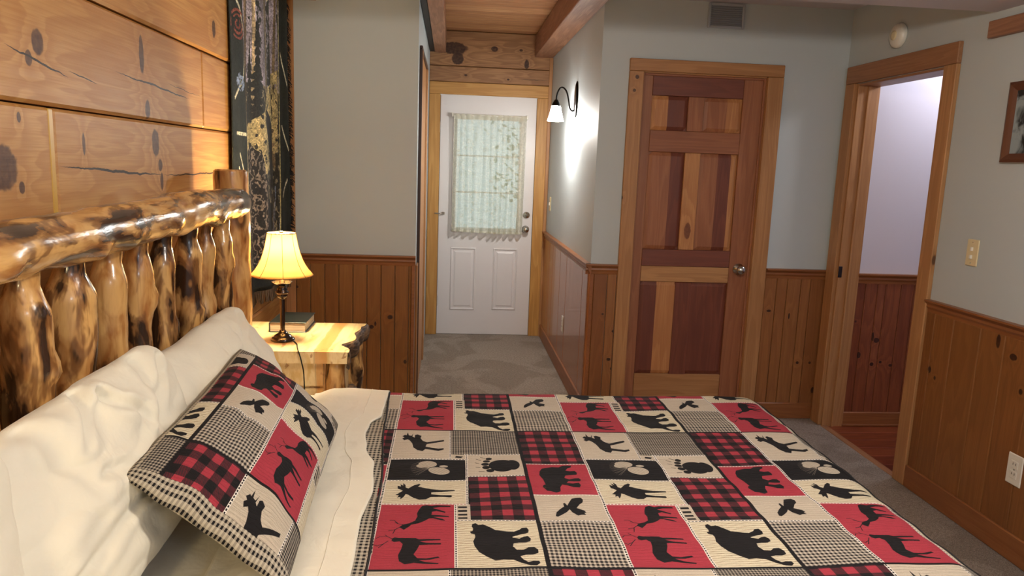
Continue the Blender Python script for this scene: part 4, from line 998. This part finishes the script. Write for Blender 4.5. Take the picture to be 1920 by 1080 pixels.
# book (zipped bible-like leather volume)
bk = thing('book', 'thick dark green leather covered book lying on the nightstand behind the lamp', 'book', (-.70, 3.345, .7135))
m_cover = plain('dark_green_leather', lin(22, 25, 23), .34, bump=(90, .3, .002))
bm = bmesh.new()
for z0_, z1_ in ((0, .004), (.041, .045)): add_box(bm, -.075, .08, -.115, .115, z0_, z1_, .0015)
add_box(bm, -.079, -.074, -.115, .115, .001, .044, .002)
obj('cover', bm, m_cover, bk)
s = NT('page_edges'); p = s.n('ShaderNodeTexCoord').outputs['Object']
m_pages = s.done(s.mix(s.smooth(s.noise(s.scale(p, (4, 4, 900)), 1, 1), .4, .6), lin(120, 108, 92), lin(170, 158, 136)), .7)
bm = bmesh.new(); add_box(bm, -.074, .075, -.110, .110, .0042, .0408); obj('pages', bm, m_pages, bk)
bk.rotation_euler = (0, 0, .0)

# ================================================================ TAPESTRY
TW, TH = 420, 760
u, v = np.meshgrid((np.arange(TW)+.5)/TW, (np.arange(TH)+.5)/TH)
def fnoise(sx, sy, seed):
    r = np.random.default_rng(seed); out = np.zeros((TH, TW)); a = 1
    for o_ in range(3):
        gx, gy = int(sx*2**o_)+2, int(sy*2**o_)+2; g = r.random((gy+1, gx+1))
        x = u*(gx-.01); y = v*(gy-.01); i = x.astype(int); j = y.astype(int); fx = x-i; fy = y-j
        fx = fx*fx*(3-2*fx); fy = fy*fy*(3-2*fy)
        out += a*((g[j, i]*(1-fx)+g[j, i+1]*fx)*(1-fy)+(g[j+1, i]*(1-fx)+g[j+1, i+1]*fx)*fy); a *= .5
    return out/1.75
T = np.zeros((TH, TW, 3)); n1 = fnoise(10, 22, 1); n2 = fnoise(40, 60, 2); n3 = fnoise(60, 12, 5)
def tc(m, r, g, b): T[m] = np.array([r, g, b])/255
T[:] = np.array([128, 122, 134])/255*(0.6+.7*n1)[..., None]
tc((v < .66) & (n2 < .62), 40, 38, 34); tc((v < .66) & (n2 >= .62), 112, 104, 84)
fol = (v > .6) & (n2 + .25*np.sin(u*40) > .72); tc(fol, 36, 38, 32)
for i, (cx, w_, c) in enumerate(((.27,.012,(96,80,62)),(.33,.010,(140,124,98)),(.47,.018,(98,88,72)),(.60,.010,(120,110,92)),(.68,.016,(84,70,56)),(.76,.012,(90,78,60)))):
    m = (np.abs(u-cx-.006*np.sin(v*9+i)) < w_) & (v > .40); T[m] = np.array(c)/255*(.6+.8*n3[m])[:, None]
for cx, top, bw in ((.36,.90,.05),(.55,.97,.06),(.64,.92,.05),(.31,.80,.04)):
    for k in range(14):
        zt = top-.025*k; hw = bw*(k+1)/14*(1+.3*math.sin(k*5)); m = (np.abs(u-cx) < hw*np.clip((zt-v)/.022+.3, 0, 1)) & (v < zt) & (v > zt-.026); tc(m, 30, 30, 28)
gr = inside(u, v, [(.24,.50),(.30,.54),(.42,.58),(.5,.66),(.66,.70),(.80,.74),(.80,.46),(.55,.40),(.42,.38),(.25,.44)]) ; gm = gr & (n2 > .34); T[gm] = np.array([158, 144, 104])/255*(.7+.5*n1[gm])[:, None]
dk = inside(u, v, [(.45,.60),(.54,.57),(.62,.50),(.64,.40),(.62,.33),(.54,.34),(.52,.46),(.46,.54)]); tc(dk, 26, 22, 20)
rk = inside(u, v, [(.25,.44),(.32,.47),(.40,.44),(.44,.36),(.46,.20),(.40,.04),(.25,.04)]); T[rk] = np.array([70, 64, 58])/255*(.4+1.1*(np.sin((n1*9+u*60+n2*6)*2) > .3))[rk][:, None]
dk = inside(u, v, [(.46,.30),(.56,.28),(.58,.14),(.50,.10),(.45,.18)]); tc(dk, 22, 20, 20)
wt = (v < .34) & (u > .58) & (n3 > .55); tc(wt, 86, 94, 108)
bd = (u < .20) | (u > .84) | (v < .055) | (v > .985); T[bd] = np.array([24, 28, 24])/255*(.6+.7*n2[bd])[:, None]
for pts in ([(.02,.92),(.12,.86),(.18,.78)],[(.04,.60),(.15,.66),(.19,.74)],[(.05,.50),(.19,.50)],[(.06,.40),(.13,.33),(.18,.24)],[(.08,.44),(.17,.36)],[(.13,.33),(.19,.38)],[(.86,.8),(.95,.7)],[(.88,.55),(.97,.47)],[(.87,.3),(.95,.36)],[(.5,.93),(.58,.97),(.7,.965)]):
    for a, b in zip(pts, pts[1:]): tc(seg_dist(u, v, a, b) < .0055, 176, 172, 150)
for cx, cy_ in ((.10,.81),):
    for k in range(3): rr_ = np.hypot((u-cx)*1.2, (v-cy_)*2.2); tc((np.abs(rr_-.03*(k+1)+.03*(n1-.5)) < .008) & (n2 > .42), 112, 58, 46)
rr_ = np.hypot((u-.12)*1.2, (v-.65)*2.2); tc((rr_ < .06) & (n2 > .5), 110, 124, 150)
tc((np.abs(u-.215) < .010), 184, 172, 140); tc((np.abs(u-.825) < .006), 168, 160, 110)
timg = to_image('woven_forest_scene', T*(.35+1.25*fnoise(150, 260, 11)[..., None]+.35*n3[..., None])*1.05)
s = NT('woven_tapestry'); uvn = s.n('ShaderNodeUVMap').outputs[0]; tx = s.n('ShaderNodeTexImage', image=timg, extension='EXTEND'); s.set(tx.inputs[0], uvn)
s.bump(s.noise(s.scale(uvn, (300, 420, 1)), 1, 2), .5, .003); m_tap = s.done(tx.outputs[0], .62, 0, .35)
tp = thing('wall_tapestry', 'dark woven forest tapestry with black fringe hanging on the log wall', 'tapestry', (XW+.02, 3.76, 1.5))
TY0, TY1, TZ0, TZ1 = 3.27, 4.24, .83, 2.30
def tap(uu, vv):
    yy = TY0+(TY1-TY0)*uu + .012*math.sin(vv*7)*(uu-.3)
    x_ = XW + .030 + .020*math.sin(uu*2*PI*2.2+.6+vv) + .008*math.sin(uu*2*PI*5+vv*3) + .012*(1-abs(2*uu-1)) - .034*math.exp(-(uu/.08)**2)
    return Vector((x_, yy, TZ0+(TZ1-TZ0)*vv - .02*uu*(1-vv)))
bm = bmesh.new(); uvl = bm.loops.layers.uv.new('UVMap'); nu, nv = 90, 60
g = [[bm.verts.new(tap(i/nu, j/nv)-tp.location) for i in range(nu+1)] for j in range(nv+1)]
for j in range(nv):
    for i in range(nu):
        f = bm.faces.new((g[j][i], g[j][i+1], g[j+1][i+1], g[j+1][i])); f.smooth = True
        for l, (a, b) in zip(f.loops, ((i, j), (i+1, j), (i+1, j+1), (i, j+1))): l[uvl].uv = (a/nu, b/nv)
o = obj('woven_panel', bm, m_tap, tp); o.modifiers.new('t', 'SOLIDIFY').thickness = .004
m_fr = plain('black_fringe', lin(26, 23, 20), .8); m_fr2 = plain('brown_fringe', lin(96, 78, 58), .8)
bm = bmesh.new(); bm2 = bmesh.new()
for k in range(460):
    vv = (k+.5)/460; p0 = tap(1, vv)-tp.location; L_ = .03+.022*random.random()
    p1 = p0+Vector((.012*random.uniform(-1, 1.6), L_, -.010-.01*random.random())); add_tube(bm, [p0, (p0+p1)/2+Vector((.005, 0, .001)), p1], .0022, 4, False)
for k in range(200):
    uu = (k+.5)/200; p0 = tap(uu, 0)-tp.location; L_ = .055+.012*random.random()
    p1 = p0+Vector((.008*random.uniform(-1, 1), .006*random.uniform(-1, 1), -L_)); add_tube(bm2, [p0, p1], .0022, 4, False)
o = obj('side_fringe', bm, m_fr, tp); o['kind'] = 'stuff'
o = obj('bottom_fringe', bm2, m_fr2, tp); o['kind'] = 'stuff'

# ================================================================ OUTSIDE THE DOOR: porch and trees seen through the lace
m_leaf = plain('outdoor_leaves', lin(170, 182, 160), .7); m_trunk = plain('outdoor_trunk', lin(140, 134, 124), .8)
gd = sbox('ground_outside', (-6, 8, YE+.1, 20, -.5, -.3), plain('outdoor_ground', lin(120, 128, 96), .9))
dk_ = sbox('porch_floor', (-2, 3, YE+.1, YE+1.6, -.2, -.04), plain('porch_boards', lin(150, 140, 122), .8))
for i, (x_, yy, r) in enumerate(((-1.8, 17, .14), (1.9, 20, .14), (3.4, 17.5, .16))):
    tt = thing('tree', ('slim tree outside, left in the door window', 'slim tree outside, in the middle of the door window', 'tree outside, right in the door window')[i], 'tree', (x_, yy, -.35), 'trees outside the door window')
    bm = bmesh.new(); add_tube(bm, [(0, 0, 0), (.05, 0, 1.5), (0, 0, 4)], [r, r*.8, r*.5], 12); obj('trunk', bm, m_trunk, tt)
    bm = bmesh.new()
    for k in range(260):
        c = Vector((random.gauss(0, .45), random.gauss(0, .45), random.uniform(.9, 4))); a = Vector((random.uniform(-1, 1), random.uniform(-1, 1), random.uniform(-1, 1))).normalized()*.09; b = a.cross(Vector((.3, .5, .8))).normalized()*.06
        bm.faces.new([bm.verts.new(c+q_) for q_ in (a, b, -a, -b)])
    o = obj('foliage', bm, m_leaf, tt); o['kind'] = 'stuff'
